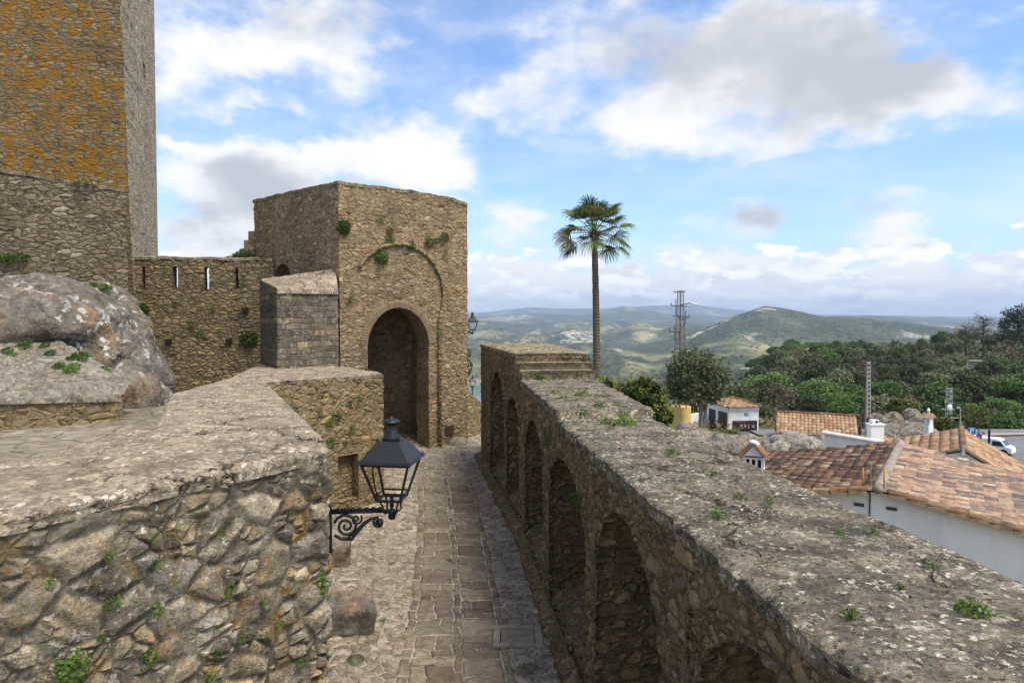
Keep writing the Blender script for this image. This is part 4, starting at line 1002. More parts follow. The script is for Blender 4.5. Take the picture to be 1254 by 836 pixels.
for s in ss:
    t = s / Pf.L; a = Pf(s); c = top(top.L * t); za, zc = ft(s) + .05, interp(t, zt_); r = []
    r.append((a.x, a.y - .05, za - .12)); r.append((a.x, a.y - .05, za))
    for k in range(41):
        q = k / 40; p = a.lerp(c, q); r.append((p.x, p.y, lerp(za, zc, q) + .12 * math.sin(PI * q) * mnoise.noise(Vector((p.x * .8, p.y * .8, 0))) + .10 * math.sin(PI * q)))
    rows.append(r)
sl.grid(rows); sl.build('slope', masonry('slope_stones', 2.0, 1.0, [(0, (.17, .145, .11)), (.4, (.27, .235, .18)), (.7, (.23, .205, .165)), (1, (.34, .30, .24))], (.27, .23, .17), .06, .05, .3, .35, 1.0, .1, .5, mfill=.5, soil=.55, contrast=1.5), T, True, .0004)
rock('embedded_boulder', 'brown boulder embedded beside the lane below the parapet corner', [], .05, .10, 1.4, M['rock_warm'], 12, boxes=[((-3.05, 12.5, -5.75), (.85, .8, 1.0), .25)])
rock('mossy_stone', 'small greenish stone in the cobbles next to the brown boulder', [((-2.62, 11.2, -5.82), (.20, .18, .14), 0, 0)], .04, .03, 2, rock_mat('mossy', (.10, .11, .05), white=.1, warm=0), 22)
rock('squared_stone', 'squared brown stone standing against the foot of the parapet, behind the boulder', [], .05, .05, 1.6, M['rock_warm'], 32, boxes=[((-4.2, 16.0, -5.75), (.7, .6, .8), .2)])
rock('rubble_ramp', 'pale rubble slope heaped at the foot of the recessed wall', [((-5.75, 18.6, -5.9), (1.0, .7, 1.2), .7, 0), ((-5.1, 19.2, -6.2), (.6, .4, .6), .7, 0)], .08, .12, 1.3, coping_mat('pale_rubble', base=(.30, .265, .215), white=.6, blk=.2, method='BUMP'), 42, 'rubble')
rock('gate_foot_rock', 'low rock ledge at the foot of the archway wall', [((-2.15, 26.9, -5.2), (.5, .4, .35), .6, 0)], .06, .06, 1.2, M['rock_warm'], 52)
# little stone wall running on past the gate tower
T = thing('lane_side_wall', 'short rubble wall running on past the gate tower corner beside the tall street lamp', 'wall', (-1.6, 28.3, -5.2))
lw = MB(); Pl = polyline([(-1.85, 27.35), (-1.30, 28.3), (-1.45, 31)]); 
facewall(lw, Pl, lambda s: -7, lambda s: -6, lambda s: -5, lambda s: interp(s, [(0, -2.9), (.5, -3.3), (1.2, -3.7), (Pl.L, -4.2)]), [], .08, 4, 8, 24)
lw.build('wall', M['rubble_mid'], T, True, .0004)
# drain slab
T = thing('drain_cover', 'worn square stone drain slab sunk in a frame in the cobbles', 'drain cover', tuple(atz(634, 782, -5.82)))
c = atz(634, 782, -5.82); d_ = MB(); zc = lane_z(c.x, c.y) + .05
d_.box((c.x, c.y, zc - .02), (.60, .54, .06)); d_.build('slab', plain('slab_stone', (.24, .215, .16), .9, .4, 6, bump=.02, bscale=14), T, bevel=.02)
d_ = MB()
for dx_, dy_, sx, sy in ((0, .34, .9, .13), (0, -.34, .9, .13), (-.38, 0, .13, .54), (.38, 0, .13, .54)): d_.box((c.x + dx_, c.y + dy_, zc - .005), (sx, sy, .07))
d_.build('frame', plain('slab_frame', (.30, .26, .195), .9, .4, 6, bump=.02, bscale=14), T, bevel=.02)
# ---------------------------------------------------------------- iron lanterns
def spiral(mb, c, r0, r1, turns, start, rad, ax, n=40, rad2=None):
    pts = []
    for i in range(n + 1):
        t = i / n; r = lerp(r0, r1, t); a = start + turns * 2 * PI * t
        pts.append(Vector(c) + ax * (r * math.cos(a)) + Vector((0, 0, r * math.sin(a))))
    mb.tube(pts, [lerp(rad, rad2 or rad, i / n) for i in range(n + 1)], 6)
def lantern(T, base, yaw, sc=1.0):
    """four sided street lantern standing on base"""
    R = Matrix.Rotation(yaw, 3, 'Z'); base = Vector(base)
    def Q(x, y, z): return base + R @ Vector((x * sc, y * sc, z * sc))
    hb, ht, zb_, zt_ = .105, .205, .135, .47
    fr = MB()
    for sx, sy in ((-1, -1), (1, -1), (1, 1), (-1, 1)):
        fr.tube([Q(sx * hb, sy * hb, zb_), Q(sx * ht, sy * ht, zt_)], .0135 * sc, 4)
    for h, z, r in ((hb, zb_, .013), (ht, zt_, .016), (hb + .012, zb_ + .05, .008)):
        c = [Q(-h, -h, z), Q(h, -h, z), Q(h, h, z), Q(-h, h, z)]
        for i in range(4): fr.tube([c[i], c[(i + 1) % 4]], r * sc, 4)
    fr.build('lantern_frame', M['iron'], T)
    ho = MB()                                             # hooked legs under the cage
    for k in range(4):
        a = PI / 4 + k * PI / 2; d = Vector((math.cos(a), math.sin(a)))
        ho.tube([Q(d.x * r, d.y * r, z) for r, z in ((.125, .135), (.105, .10), (.085, .065), (.095, .035), (.07, .012), (.02, .015), (0, .02))], .009 * sc, 5)
    ho.lathe([(.028 * sc, -.05 * sc), (.035 * sc, -.03 * sc), (.03 * sc, 0), (.045 * sc, .012 * sc), (.02 * sc, .03 * sc), (.012 * sc, .08 * sc)], Q(0, 0, 0), 10)
    ho.build('lantern_cradle', M['iron'], T, True)
    rf = MB()
    e0, e1, e2 = .245, .225, .098
    def ring(h, z): return [Q(-h, -h, z), Q(h, -h, z), Q(h, h, z), Q(-h, h, z)]
    rf.prism(ring(e0, .478), ring(e0 - .004, .492), cap=True); rf.prism(ring(e1, .493), ring(e2, .655), cap=True)
    for sx, sy in ((-1, -1), (1, -1), (1, 1), (-1, 1)):
        rf.tube([Q(sx * (e2 - .004), sy * (e2 - .004), .65), Q(sx * (e2 - .004), sy * (e2 - .004), .685)], .009 * sc, 5)
        rf.tube([Q(sx * (e0 - .02), sy * (e0 - .02), .465), Q(sx * (e0 - .02), sy * (e0 - .02), .51)], .007 * sc, 5)
    rf.build('lantern_roof', M['iron'], T, bevel=.003)
    cp = MB(); cp.lathe([(r * sc, z * sc) for r, z in ((.078, .655), (.07, .68), (.05, .73), (.036, .775), (.034, .79), (.06, .798), (.078, .81), (.078, .818), (.05, .835), (.018, .845), (.015, .855), (.006, .862))], Q(0, 0, 0), 20)
    cp.build('vent_cap', M['iron'], T, True)
    lh = MB(); lh.tube([Q(-.10, -.08, .15), Q(-.12, -.10, .25), Q(-.13, -.13, .36), Q(-.12, -.14, .46)], .008 * sc, 5); lh.tube([Q(0, 0, .06), Q(0, 0, .15)], .018 * sc, 6); lh.build('lamp_holder', M['iron'], T, True)
    return Q
def bracket(T, wallp, tip, dirn):
    """scrolled arm from the wall plate to the tip"""
    ax = Vector((dirn[0], dirn[1], 0)).normalized(); p0 = Vector(wallp); L = (Vector(tip) - p0).dot(ax)
    b = MB(); R = Matrix.Rotation(math.atan2(ax.y, ax.x), 3, 'Z')
    b.box(p0 + Vector((0, 0, -.13)), (.02, .05, .40), R)
    b.tube([p0 + Vector((0, 0, .06)), p0 + Vector((0, 0, .085))], [.03, .006], 8); b.tube([p0 + Vector((0, 0, -.33)), p0 + Vector((0, 0, -.36))], [.03, .008], 8)
    b.build('wall_plate', M['iron'], T, bevel=.004)
    b = MB(); b.tube([p0 + Vector((0, 0, .0)), p0 + ax * (L + .03)], .017, 8); b.tube([p0 + Vector((0, 0, .022)), p0 + ax * L * .8 + Vector((0, 0, .022))], .008, 6)
    for k in range(7): 
        q = p0 + ax * (L * (.12 + .11 * k)) + Vector((0, 0, .02)); b.tube([q, q + ax * .03], .02, 8)
    b.build('arm', M['iron'], T, True)
    s = MB(); spiral(s, p0 + ax * .135 + Vector((0, 0, -.125)), .105, .012, -2.1, PI * .9, .014, ax, 60, .011)
    pts = [p0 + ax * (L * t) + Vector((0, 0, z)) for t, z in ((.06, -.20), (.16, -.235), (.28, -.24), (.36, -.22), (.46, -.155), (.56, -.10), (.66, -.065), (.76, -.055))]
    s.tube(pts, [.012, .014, .017, .02, .02, .018, .014, .012], 6)
    spiral(s, p0 + ax * (L * .78) + Vector((0, 0, -.10)), .05, .010, 1.5, PI * .5, .013, ax, 36)
    spiral(s, p0 + ax * (L * .42) + Vector((0, 0, -.065)), .05, .008, -1.4, PI * .2, .010, ax, 36)
    s.tube([p0 + ax * (L * .3) + Vector((0, 0, -.235)), p0 + ax * (L * .36) + Vector((0, 0, -.225))], .026, 8)
    s.tube([p0 + ax * (L * .80) + Vector((0, 0, -.135)), p0 + ax * (L * .80) + Vector((0, 0, -.08))], [.012, .034], 8)
    s.build('scroll', M['iron'], T, True)
wp = Vector((-1.595, 5.93, -1.735)); tip = at(480, 631, 5.98)
T = thing('wall_lantern', 'large empty black iron lantern on a scrolled arm at the corner of the parapet wall', 'lantern', tuple(wp), 'iron lanterns along the lane')
bracket(T, wp, tip, (tip.x - wp.x, tip.y - wp.y)); lantern(T, tip + Vector((0, 0, .02)), math.radians(-7), 1.0)
wp2 = at(573, 401, 28.0); tp2 = at(578.5, 408, 28.2)
T = thing('wall_lantern', 'black iron lantern fixed high on the outer edge of the gate tower', 'lantern', tuple(wp2), 'iron lanterns along the lane')
b = MB(); b.tube([wp2 + Vector((-.25, .1, -.05)), tp2 + Vector((0, 0, -.03))], .03, 6); b.build('arm', M['iron'], T); lantern(T, tp2, .1, 1.02)
lp = at(578.5, 476, 41); g0 = at(578.5, 548, 41)
T = thing('street_lamp', 'black iron lantern on a slim post past the gate tower', 'street lamp', tuple(g0), 'iron lanterns along the lane')
b = MB(); b.tube([g0 + Vector((0, 0, -1.5)), g0 + Vector((0, 0, .9)), lp], [.09, .06, .04], 8); b.build('post', M['iron'], T, True); lantern(T, lp, .3, .95)
# parked dark car glimpsed through the gap at the end of the lane
g = at(590, 545, 45)
T = thing('parked_car', 'dark car glimpsed in the gap past the gate tower', 'car', tuple(g))
blk = plain('car_paint', (.012, .013, .015), .25, .1, 3, 0, .6, 0); gls = plain('car_glass', (.03, .04, .05), .08, .1, 3, 0, .6, 0)
b = MB(); X = lambda x, y, z: g + Vector((x, y, z))
prof = [(-2.1, .35), (-2.1, .8), (-1.5, .95), (-.9, 1.4), (.6, 1.42), (1.4, 1.0), (2.05, .85), (2.1, .35)]
b.prism([X(-.85, p, z) for p, z in prof], [X(.85, p, z) for p, z in prof]); b.build('body', blk, T, bevel=.05)
b = MB(); b.face([X(-.7, -1.46, 1.0), X(.7, -1.46, 1.0), X(.62, -.95, 1.37), X(-.62, -.95, 1.37)]); o = b.build('window', gls, T); o.location.y -= .03
for sx in (-.8, .8):
    for sy in (-1.35, 1.35):
        b = MB(); b.tube([X(sx - .1, sy, .32), X(sx + .1, sy, .32)], .32, 14); b.build('wheel', M['dark'], T)

# ---------------------------------------------------------------- tiled roofs
TILE_OLD = tile_mat('tiles_dark', [(0, (.08, .045, .03)), (.4, (.15, .08, .05)), (.7, (.22, .12, .07)), (.9, (.32, .21, .13)), (1, (.34, .27, .18))], .9, (.035, .028, .022), .45)
TILE_MIX = tile_mat('tiles_mixed', [(0, (.24, .145, .10)), (.1, (.16, .12, .10)), (.25, (.36, .225, .15)), (.55, (.44, .30, .20)), (.8, (.36, .215, .14)), (.93, (.19, .15, .13)), (1, (.52, .40, .28))], .7, (.075, .068, .072), .5)
TILE_ORG = tile_mat('tiles_orange', [(0, (.30, .16, .085)), (.4, (.40, .23, .125)), (.7, (.47, .305, .175)), (1, (.46, .35, .22))], .6, (.13, .095, .065), .45)
WHITE = plain('limewash', (.78, .78, .76), .85, .10, 1.2, bump=.006, bscale=9, streak=.25)
WHITE2 = plain('limewash_grey', (.86, .85, .82), .85, .10, .8, bump=.005, bscale=9, streak=.12)
def tiles(name, P0, across, down, W, L, mat, T, per=.23, course=.36, th=.06, ry=.10, sub=8, rnd=random.Random(3), clip=None):
    """rows of clay pan tiles: P0 top corner, across/down unit vectors along ridge and slope"""
    P0 = Vector(P0); a, d = Vector(across).normalized(), Vector(down).normalized(); nrm = a.cross(d); 
    if nrm.z < 0: nrm = -nrm
    b = MB(); nc = int(W / per); nr = int(L / course)
    us = spaced(0, nc * per, per / sub); 
    offs = [[rnd.uniform(-.012, .012) for _ in range(nr + 1)] for _ in range(nc + 2)]
    for r in range(nr + 1):
        v0, v1 = r * course, min(L, (r + 1) * course + .03)
        if v1 - v0 < .02: continue
        rows, uvs = [], []
        for v, lift in ((v0, .0), ((v0 + v1) / 2, .012), (v1, .03), (v1 + .001, -.01)):
            rw, uu = [], []
            for u in us:
                k = min(int(u / per), nc); o = offs[k][r]
                h = abs(math.sin(PI * u / per)) ** .8 * th + lift + o * .8
                rw.append(P0 + a * u + d * (v + o * 1.2 if 0 < v < L else v) + nrm * h); uu.append((u / per + .001, r + .5))
            rows.append(rw); uvs.append(uu)
        if a.cross(d).z > 0: rows = rows[::-1]; uvs = uvs[::-1]
        b.grid(rows, 0, uvs)
    return b.build(name, mat, T, True)
def ridge_caps(name, A, B, rad, mat, T, n=None, wob=.015):
    A, B = Vector(A), Vector(B); n = n or int((B - A).length / .33); b = MB(); ax = (B - A).normalized(); sd_ = ax.cross(Vector((0, 0, 1))).normalized(); up = sd_.cross(ax)
    for i in range(n):
        rows, uv = [], []
        for t, r in ((i / n, rad * .88), ((i + 1.12) / n, rad * 1.06)):
            c = A.lerp(B, t) + up * wob * mnoise.noise(Vector((i, 1, 1))); rows.append([c + sd_ * r * math.cos(w) + up * r * math.sin(w) for w in spaced(PI, 0, -.4)[:] or [0]] if False else [c + sd_ * r * math.cos(PI * k / 8) + up * r * math.sin(PI * k / 8) for k in range(9)]); uv.append([(i + .5, .5)] * 9)
        b.grid(rows, 0, uv); b.grid([x[::-1] for x in rows], 0, uv)
    return b.build(name, mat, T, True)

# ---------------------------------------------------------------- house just beyond the arcaded wall
Rf, Rb = at(1075, 600, 14.4), at(1103, 543.5, 19.6); zr = (Rf.z + Rb.z) / 2; Rf.z = Rb.z = zr
rd = (Rb - Rf).normalized(); gd = Vector((rd.y, -rd.x, 0)); sl = .18
T = thing('village_house', 'white gabled house, one broad roof slope dark and mossy, the other patchy pink', 'house', (Rf.x + rd.x * 3, Rf.y + rd.y * 3, -8.2))
HL = (Rb - Rf).length; Wr, Wl = 7.5, 4.4
wl = MB(); off = rd * .22
def gp(t, dz=0): 
    return Rf + off + gd * t + Vector((0, 0, -abs(t) * sl - .08 + dz))
front = [gp(-Wl), gp(0), gp(Wr)]; fl = [Vector((p.x, p.y, -9)) for p in front]
wl.face([fl[0], fl[1], front[1], front[0]]); wl.face([fl[1], fl[2], front[2], front[1]])
bk = [p + rd * (HL - .4) for p in front]; bl = [Vector((p.x, p.y, -9)) for p in bk]
wl.face([bl[1], bl[0], bk[0], bk[1]]); wl.face([bl[2], bl[1], bk[1], bk[2]]); wl.face([fl[0], front[0], bk[0], bl[0]]); wl.face([fl[2], bl[2], bk[2], front[2]])
wl.build('wall', WHITE2, T)
dr, dl_ = (gd + Vector((0, 0, -sl))), (-gd + Vector((0, 0, -sl)))
tiles('roof', Rf, rd, dr, HL, Wr + .3, TILE_MIX, T, .20, .27, .05)
tiles('roof', Rf, rd, dl_, HL, Wl + .2, TILE_OLD, T, .20, .27, .05)
m_ = plain('ridge_mortar', (.30, .25, .21), .9, .45, 5, bump=.01, bscale=12)
b = MB(); npt = 26; b.tube([Rf.lerp(Rb, i / npt) + Vector((.02 * mnoise.noise(Vector((i * .6, 0, 0))), 0, .02)) + (rd * -.06 if i == 0 else Vector()) for i in range(npt + 1)], [(.115 if i else .09) + .02 * mnoise.noise(Vector((i * .9, 5, 0))) for i in range(npt + 1)], 10); b.build('ridge', m_, T, True)
for sgn, Wd, d_ in ((1, Wr, dr), (-1, Wl, dl_)):                         # verge of bedded tiles over the gable
    b = MB(); dn = d_.normalized(); nv = int(Wd * 1.03 / .36); rr = random.Random(5)
    for i in range(nv):
        c = Rf + dn * (.2 + .36 * i) + rd * .05 + Vector((0, 0, .0)); A_, B_ = c, c + dn * .38
        rows, uv = [], []
        for p, r in ((A_, .085), (B_, .105)): rows.append([p + rd * r * math.cos(PI * k / 8) * 1.2 + Vector((0, 0, r * math.sin(PI * k / 8) + .0)) for k in range(9)]); uv.append([(i + .5, 3.5)] * 9)
        b.grid(rows, 0, uv); b.grid([r[::-1] for r in rows], 0, uv)
        b.box(c + dn * .19 - rd * .04 + Vector((0, 0, -.03)), (.33, .16, .07), Matrix.Rotation(math.atan2(dn.y, dn.x), 3, 'Z'))
    b.build('verge', TILE_ORG, T)
for px, py in ((1052, 617.5), (1092, 622.5)):
    p = on_wall(px, py, (gp(-Wl).x, gp(-Wl).y), (gp(Wr).x, gp(Wr).y), .012); b = MB(); Rm = Matrix.Rotation(math.atan2(gd.y, gd.x), 3, 'Z')
    b.box(p, (.20, .02, .07), Rm)
    o = b.build('wall_vent', plain('vent_dark', (.06, .06, .055), .8), T, bevel=.004)
    b2 = MB(); 
    for k in (-.02, .0, .02): b2.box(p + Vector((0, 0, k)) - rd * .014, (.19, .012, .006), Rm)
    q = b2.build('vent_bar', plain('vent_grey', (.16, .16, .15), .7), o, origin=wloc(T)); 
ORG = plain('orange_pipe', (.50, .22, .03), .6, .25)
for px, y0_, y1_ in ((1057, 571, 598), (1083, 574, 599)):
    a_ = on_wall(px, y1_, (gp(-Wl).x, gp(-Wl).y), (gp(Wr).x, gp(Wr).y), .10); b = MB(); b.tube([a_, a_ + Vector((0, 0, .48))], .016, 6)
    o = b.build('vent_pipe', ORG, None, True, origin=a_); tag(o, 'thin orange pipe standing on the gable edge, ' + ('over the dark roof slope' if px < 1070 else 'over the pink tiled slope'), 'pipe', 'orange pipes on the gable')
a_ = on_wall(1065, 637, (gp(-Wl).x, gp(-Wl).y), (gp(Wr).x, gp(Wr).y), .05); b = MB(); b.tube([a_ + Vector((0, 0, -.5)), a_ + Vector((0, 0, 1.22))], .016, 6); b.tube([a_ + Vector((.0, 0, 1.15)), a_ + Vector((.05, .1, 1.1)), a_ + Vector((.1, .3, .75))], .006, 4)
o = b.build('cable_mast', plain('mast_grey', (.10, .09, .085), .6), None, True, origin=a_); tag(o, 'slim grey cable mast fixed to the white gable below the ridge', 'mast')

# house shaped chimney on a stone pillar
c = at(923, 576, 17.2)
T = thing('little_chimney', 'chimney pot shaped like a tiny white house with orange tile roof on a stone pillar', 'chimney', (c.x, c.y, c.z - 3)); Rz = Matrix.Rotation(math.radians(-22), 3, 'Z')
def Q(x, y, z): return c + Rz @ Vector((x, y, z))
b = MB(); b.box(c + Vector((0, 0, -1.5)), (.50, .42, 3), Rz); b.build('pillar', M['rubble_mid'], T, bevel=.03)
b = MB(); b.box(Q(0, 0, .04), (.52, .46, .06), Rz)
for sx in (-.215, -.07, .07, .215):
    for sy in (-.19, .19): b.box(Q(sx, sy, .20), (.075 if abs(sx) > .1 else .06, .06, .27), Rz)
for sx in (-.215, .215): b.box(Q(sx, 0, .20), (.06, .07, .27), Rz)
b.box(Q(0, 0, .36), (.52, .46, .06), Rz)
b.prism([Q(-.26, -.23, .39), Q(.26, -.23, .39), Q(.26, .23, .39), Q(-.26, .23, .39)], [Q(-.01, -.23, .66), Q(.01, -.23, .66), Q(.01, .23, .66), Q(-.01, .23, .66)]); b.build('house_body', WHITE, T, bevel=.006)
b = MB(); b.box(Q(0, 0, .2), (.36, .30, .26), Rz); b.build('flue', M['dark'], T)
b = MB(); b.box(Q(0, -.235, .40), (.44, .03, .03), Rz); b.build('string_course', TILE_OLD, T)
for sx in (-1, 1):
    b = MB()
    for k in range(3):
        y_ = -.21 + .21 * k
        rows, uv = [], []
        for x_, z_ in ((.02, .69), (.34, .36)): rows.append([Q(sx * x_ + 0 * w, y_ + .115 * math.cos(PI * w / 6), z_ + .07 * math.sin(PI * w / 6)) for w in range(7)]); uv.append([(k + .5, sx)] * 7)
        b.grid(rows, 0, uv); b.grid([r[::-1] for r in rows], 0, uv)
    b.build('roof', TILE_ORG, T, True)
b = MB(); ellipsoid(b, Q(0, 0, .70), (.11, .24, .075), 0, 6); b.build('ridge_mortar', WHITE, T, True)

# house with the orange gable roof
Pf_, Pb_ = at(1180, 551.5, 24.0), at(1177, 524.5, 28.7); zr = (Pf_.z + Pb_.z) / 2; Pf_.z = Pb_.z = zr
rd = (Pb_ - Pf_).normalized(); gd = Vector((rd.y, -rd.x, 0)); a0, al, ar = .55, .30, .62
gdr = (gd * 1 + rd * -.0).normalized()
T = thing('gabled_house', 'orange tiled house with a white gable and tall white chimney behind the patchy pink roof', 'house', (Pf_.x + 1, Pf_.y + 3, -12))
Wr2, Wl2 = 3.6, 3.2; HL = (Pb_ - Pf_).length
dr, dl_ = gd + Vector((0, 0, -ar)), -gd + Vector((0, 0, -al))
tiles('roof', Pf_, rd, dr, HL, Wr2, TILE_ORG, T, .22, .36, sub=6); tiles('roof', Pf_, rd, dl_, HL, Wl2, TILE_ORG, T, .22, .36, sub=6)
ridge_caps('ridge', Pf_ + Vector((0, 0, .02)), Pb_ + Vector((0, 0, .02)), .11, TILE_ORG, T)
b = MB(); dn = dr.normalized(); ridge_caps('verge', Pf_ + dn * .1 + Vector((0, 0, .03)), Pf_ + dn * Wr2 + Vector((0, 0, .03)), .09, TILE_ORG, T); dn = dl_.normalized(); ridge_caps('verge', Pf_ + dn * .1 + Vector((0, 0, .03)), Pf_ + dn * Wl2 + Vector((0, 0, .03)), .09, TILE_ORG, T)
wl = MB(); o_ = rd * .15
g1, g0_, g2 = Pf_ + o_ - gd * 3.0 + Vector((0, 0, -3.0 * al - .06)), Pf_ + o_ + Vector((0, 0, -.06)), Pf_ + o_ + gd * 3.1 + Vector((0, 0, -3.1 * ar - .06))
base = [Vector((p.x, p.y, -13)) for p in (g1, g0_, g2)]; wl.face([base[0], base[1], g0_, g1]); wl.face([base[1], base[2], g2, g0_])
q = [p + rd * (HL - .3) for p in (g1, g0_, g2)]; qb = [p + rd * (HL - .3) for p in base]; wl.face([qb[1], qb[0], q[0], q[1]]); wl.face([qb[2], qb[1], q[1], q[2]]); wl.face([base[2], qb[2], q[2], g2]); wl.face([qb[0], base[0], g1, q[0]])
wl.build('wall', WHITE, T)
b = MB(); b.box(g0_ + Vector((0, 0, .02)) - rd * .05, (.12, .16, .30), Matrix.Rotation(math.atan2(gd.y, gd.x), 3, 'Z')); b.build('gable_finial', WHITE, T, bevel=.02)
ct = at(1136, 543, 30.0); hh = at(1136, 512, 30.0).z - ct.z
b = MB(); Rz = Matrix.Rotation(.35, 3, 'Z')
b.box(ct + Vector((0, 0, hh * .36)), (.29, .29, hh * .78 + .6), Rz)
zt_ = hh * .75 
for sx, sy in ((-.105, -.105), (.105, -.105), (.105, .105), (-.105, .105)): b.box(ct + Rz @ Vector((sx, sy, zt_ + .14)), (.08, .08, .28), Rz)
b.box(ct + Vector((0, 0, zt_ + .30)), (.31, .31, .06), Rz)
ch_ = b.build('chimney', WHITE, T, bevel=.012)
b = MB(); k = zt_ + .33
def Q(x, y, z): return ct + Rz @ Vector((x, y, z))
b.prism([Q(-.27, -.2, k), Q(.27, -.2, k), Q(.27, .2, k), Q(-.27, .2, k)], [Q(-.03, -.2, k + .2), Q(.03, -.2, k + .2), Q(.03, .2, k + .2), Q(-.03, .2, k + .2)]); b.build('chimney_cap', TILE_ORG, ch_, origin=wloc(T))
b = MB(); b.lathe([(.05, 0), (.03, .06), (.07, .12), (.06, .2), (.02, .25)], Q(0, 0, k + .15), 10); b.build('finial', WHITE, ch_, True, origin=wloc(T))
# white building with flat coping, little chimney and a tile roof
A_, B_ = at(1009, 553, 40), at(1104, 552, 37); 
T = thing('white_outbuilding', 'white walled flat topped outbuilding with a small chimney behind the mossy roof', 'building', (A_.x + 2, 41, -12))
b = MB(); zA, zB = at(1009, 529.5, 40).z, at(1104, 546, 37).z
b.face([(A_.x, 40, -13), (B_.x, 37, -13), (B_.x, 37, zB), (A_.x, 40, zA)]); b.face([(A_.x, 40, -13), (A_.x, 40, zA), (A_.x * 1.17, 46, zA - .9), (A_.x * 1.17, 46, -13)]); b.face([(B_.x, 37, -13), (B_.x * 1.1, 41, -13), (B_.x * 1.1, 41, zB - .6), (B_.x, 37, zB)]); b.build('wall', WHITE, T)
b = MB(); b.tube([(A_.x - .1, 39.95, zA + .03), (B_.x + .1, 36.95, zB + .03)], .12, 6); b.build('coping', WHITE, T)
r0 = at(1070, 526, 44); 
tiles('roof', r0 + Vector((-1.9, -.2, -.55)), (1, .0, .18), (.05, -1, -.42), 2.1, 4.2, TILE_ORG, T, .24, .4, sub=6)
tiles('roof', r0 + Vector((.1, -.2, -.15)), (1, .0, -.42), (.05, -1, -.42), 3.0, 4.6, TILE_ORG, T, .24, .4, sub=6)
cc_ = at(1072, 531, 43); b = MB(); b.box(cc_, (.85, .5, 1.2)); b.box(cc_ + Vector((0, 0, .62)), (1.0, .62, .1)); b.box(cc_ + Vector((-.1, 0, .78)), (.45, .4, .24)); o = b.build('chimney', WHITE, T, bevel=.03)
b = MB(); b.box(cc_ + Vector((-.02, -.2, .80)), (.14, .06, .14)); b.build('smoke_hole', M['dark'], o, origin=wloc(T))

# ---------------------------------------------------------------- hip roofed kiosk
kx0, kx1 = at(892, 528, 74), at(930, 528, 74); G = -12.9; kb_ = at(867, 528, 78)
T = thing('kiosk', 'small white kiosk with a hipped clay roof, two dark doorways and a dark poster board', 'kiosk', ((kx0.x + kx1.x) / 2, 76, G))
e1 = at(892, 499.5, 74).z
C1, C2, C0 = Vector((kx0.x, 74, 0)), Vector((kx1.x, 74.3, 0)), Vector((kb_.x, 78.5, 0)); C3 = C0 + (C2 - C1)
b = MB()
for P_, Q_ in ((C1, C2), (C2, C3), (C3, C0), (C0, C1)): b.face([(P_.x, P_.y, G - .5), (Q_.x, Q_.y, G - .5), (Q_.x, Q_.y, e1), (P_.x, P_.y, e1)])
b.build('wall', WHITE, T)
cen = (C0 + C1 + C2 + C3) / 4; apex = Vector((cen.x, cen.y, at(900, 487, 76).z)); ov = .45
E = [Vector((p.x, p.y, e1 + .05)) + (Vector((p.x, p.y, 0)) - Vector((cen.x, cen.y, 0))).normalized() * ov for p in (C0, C1, C2, C3)]
mt = TILE_ORG
for i in range(4):
    P_, Q_ = E[i], E[(i + 1) % 4]; b = MB(); rows, uv = [], []
    L_ = (Q_ - P_).length; nu = int(L_ / .32) * 6; midp = (P_ + Q_) / 2; dn = (midp - apex)
    for j in range(nu + 1):
        t = j / nu; tt = abs(2 * t - 1); base_ = P_.lerp(Q_, t); topq = base_ - dn * (1 - tt); h = abs(math.sin(PI * j / 6)) * .13
        rows.append([Vector(lerp(base_, topq, q)) + Vector((0, 0, h)) for q in (0, .34, .35, .67, .68, 1)]); uv.append([(j / 6 + .01, r_) for r_ in (.5, .5, 1.5, 1.5, 2.5, 2.5)])
    b.grid(rows, 0, uv); b.build('roof', mt, T, True)
for e in E: ridge_caps('hip', e + Vector((0, 0, .1)), apex + Vector((0, 0, .08)), .13, TILE_ORG, T, 9)
b = MB(); 
for P_, Q_ in ((C0, C1), (C1, C2)):
    d_ = (Q_ - P_).normalized(); nn = Vector((d_.y, -d_.x, 0)); b.prism([P_ + nn * .12 + Vector((0, 0, e1 - .25)), Q_ + nn * .12 + Vector((0, 0, e1 - .25)), Q_ - nn * .05 + Vector((0, 0, e1 - .25)), P_ - nn * .05 + Vector((0, 0, e1 - .25))], [P_ + nn * .18 + Vector((0, 0, e1 + .02)), Q_ + nn * .18 + Vector((0, 0, e1 + .02)), Q_ - nn * .05 + Vector((0, 0, e1 + .02)), P_ - nn * .05 + Vector((0, 0, e1 + .02))])
b.build('eaves_band', WHITE, T)
d01 = (C1 - C0); 
for t0_, t1_, colr, lb_ in ((.10, .42, (.05, .055, .055), 'dark grey doorway'), (.54, .94, (.085, .058, .035), 'brown doorway')):
    d_ = d01.normalized(); nn = Vector((d_.y, -d_.x, 0)); p, q = C0 + d01 * t0_ + nn * .03, C0 + d01 * t1_ + nn * .03
    b = MB(); b.face([(p.x, p.y, G), (q.x, q.y, G), (q.x, q.y, e1 - .55), (p.x, p.y, e1 - .55)]); b.build('doorway', plain('doorway', colr, .8), T)['label'] = lb_
pa, pb = on_wall(897, 515, C1, C2, .06), on_wall(927, 515, C1, C2, .06); zt_ = pa.z; d_ = (C2 - C1).normalized(); nn = Vector((d_.y, -d_.x, 0))
b = MB(); b.prism([(pa.x, pa.y, G + .15), (pb.x, pb.y, G + .15), (pb.x, pb.y + .05, G + .15), (pa.x, pa.y + .05, G + .15)], [(pa.x, pa.y, zt_), (pb.x, pb.y, zt_), (pb.x, pb.y + .05, zt_), (pa.x, pa.y + .05, zt_)]); bo = b.build('poster_board', plain('board', (.022, .026, .045), .5), T)
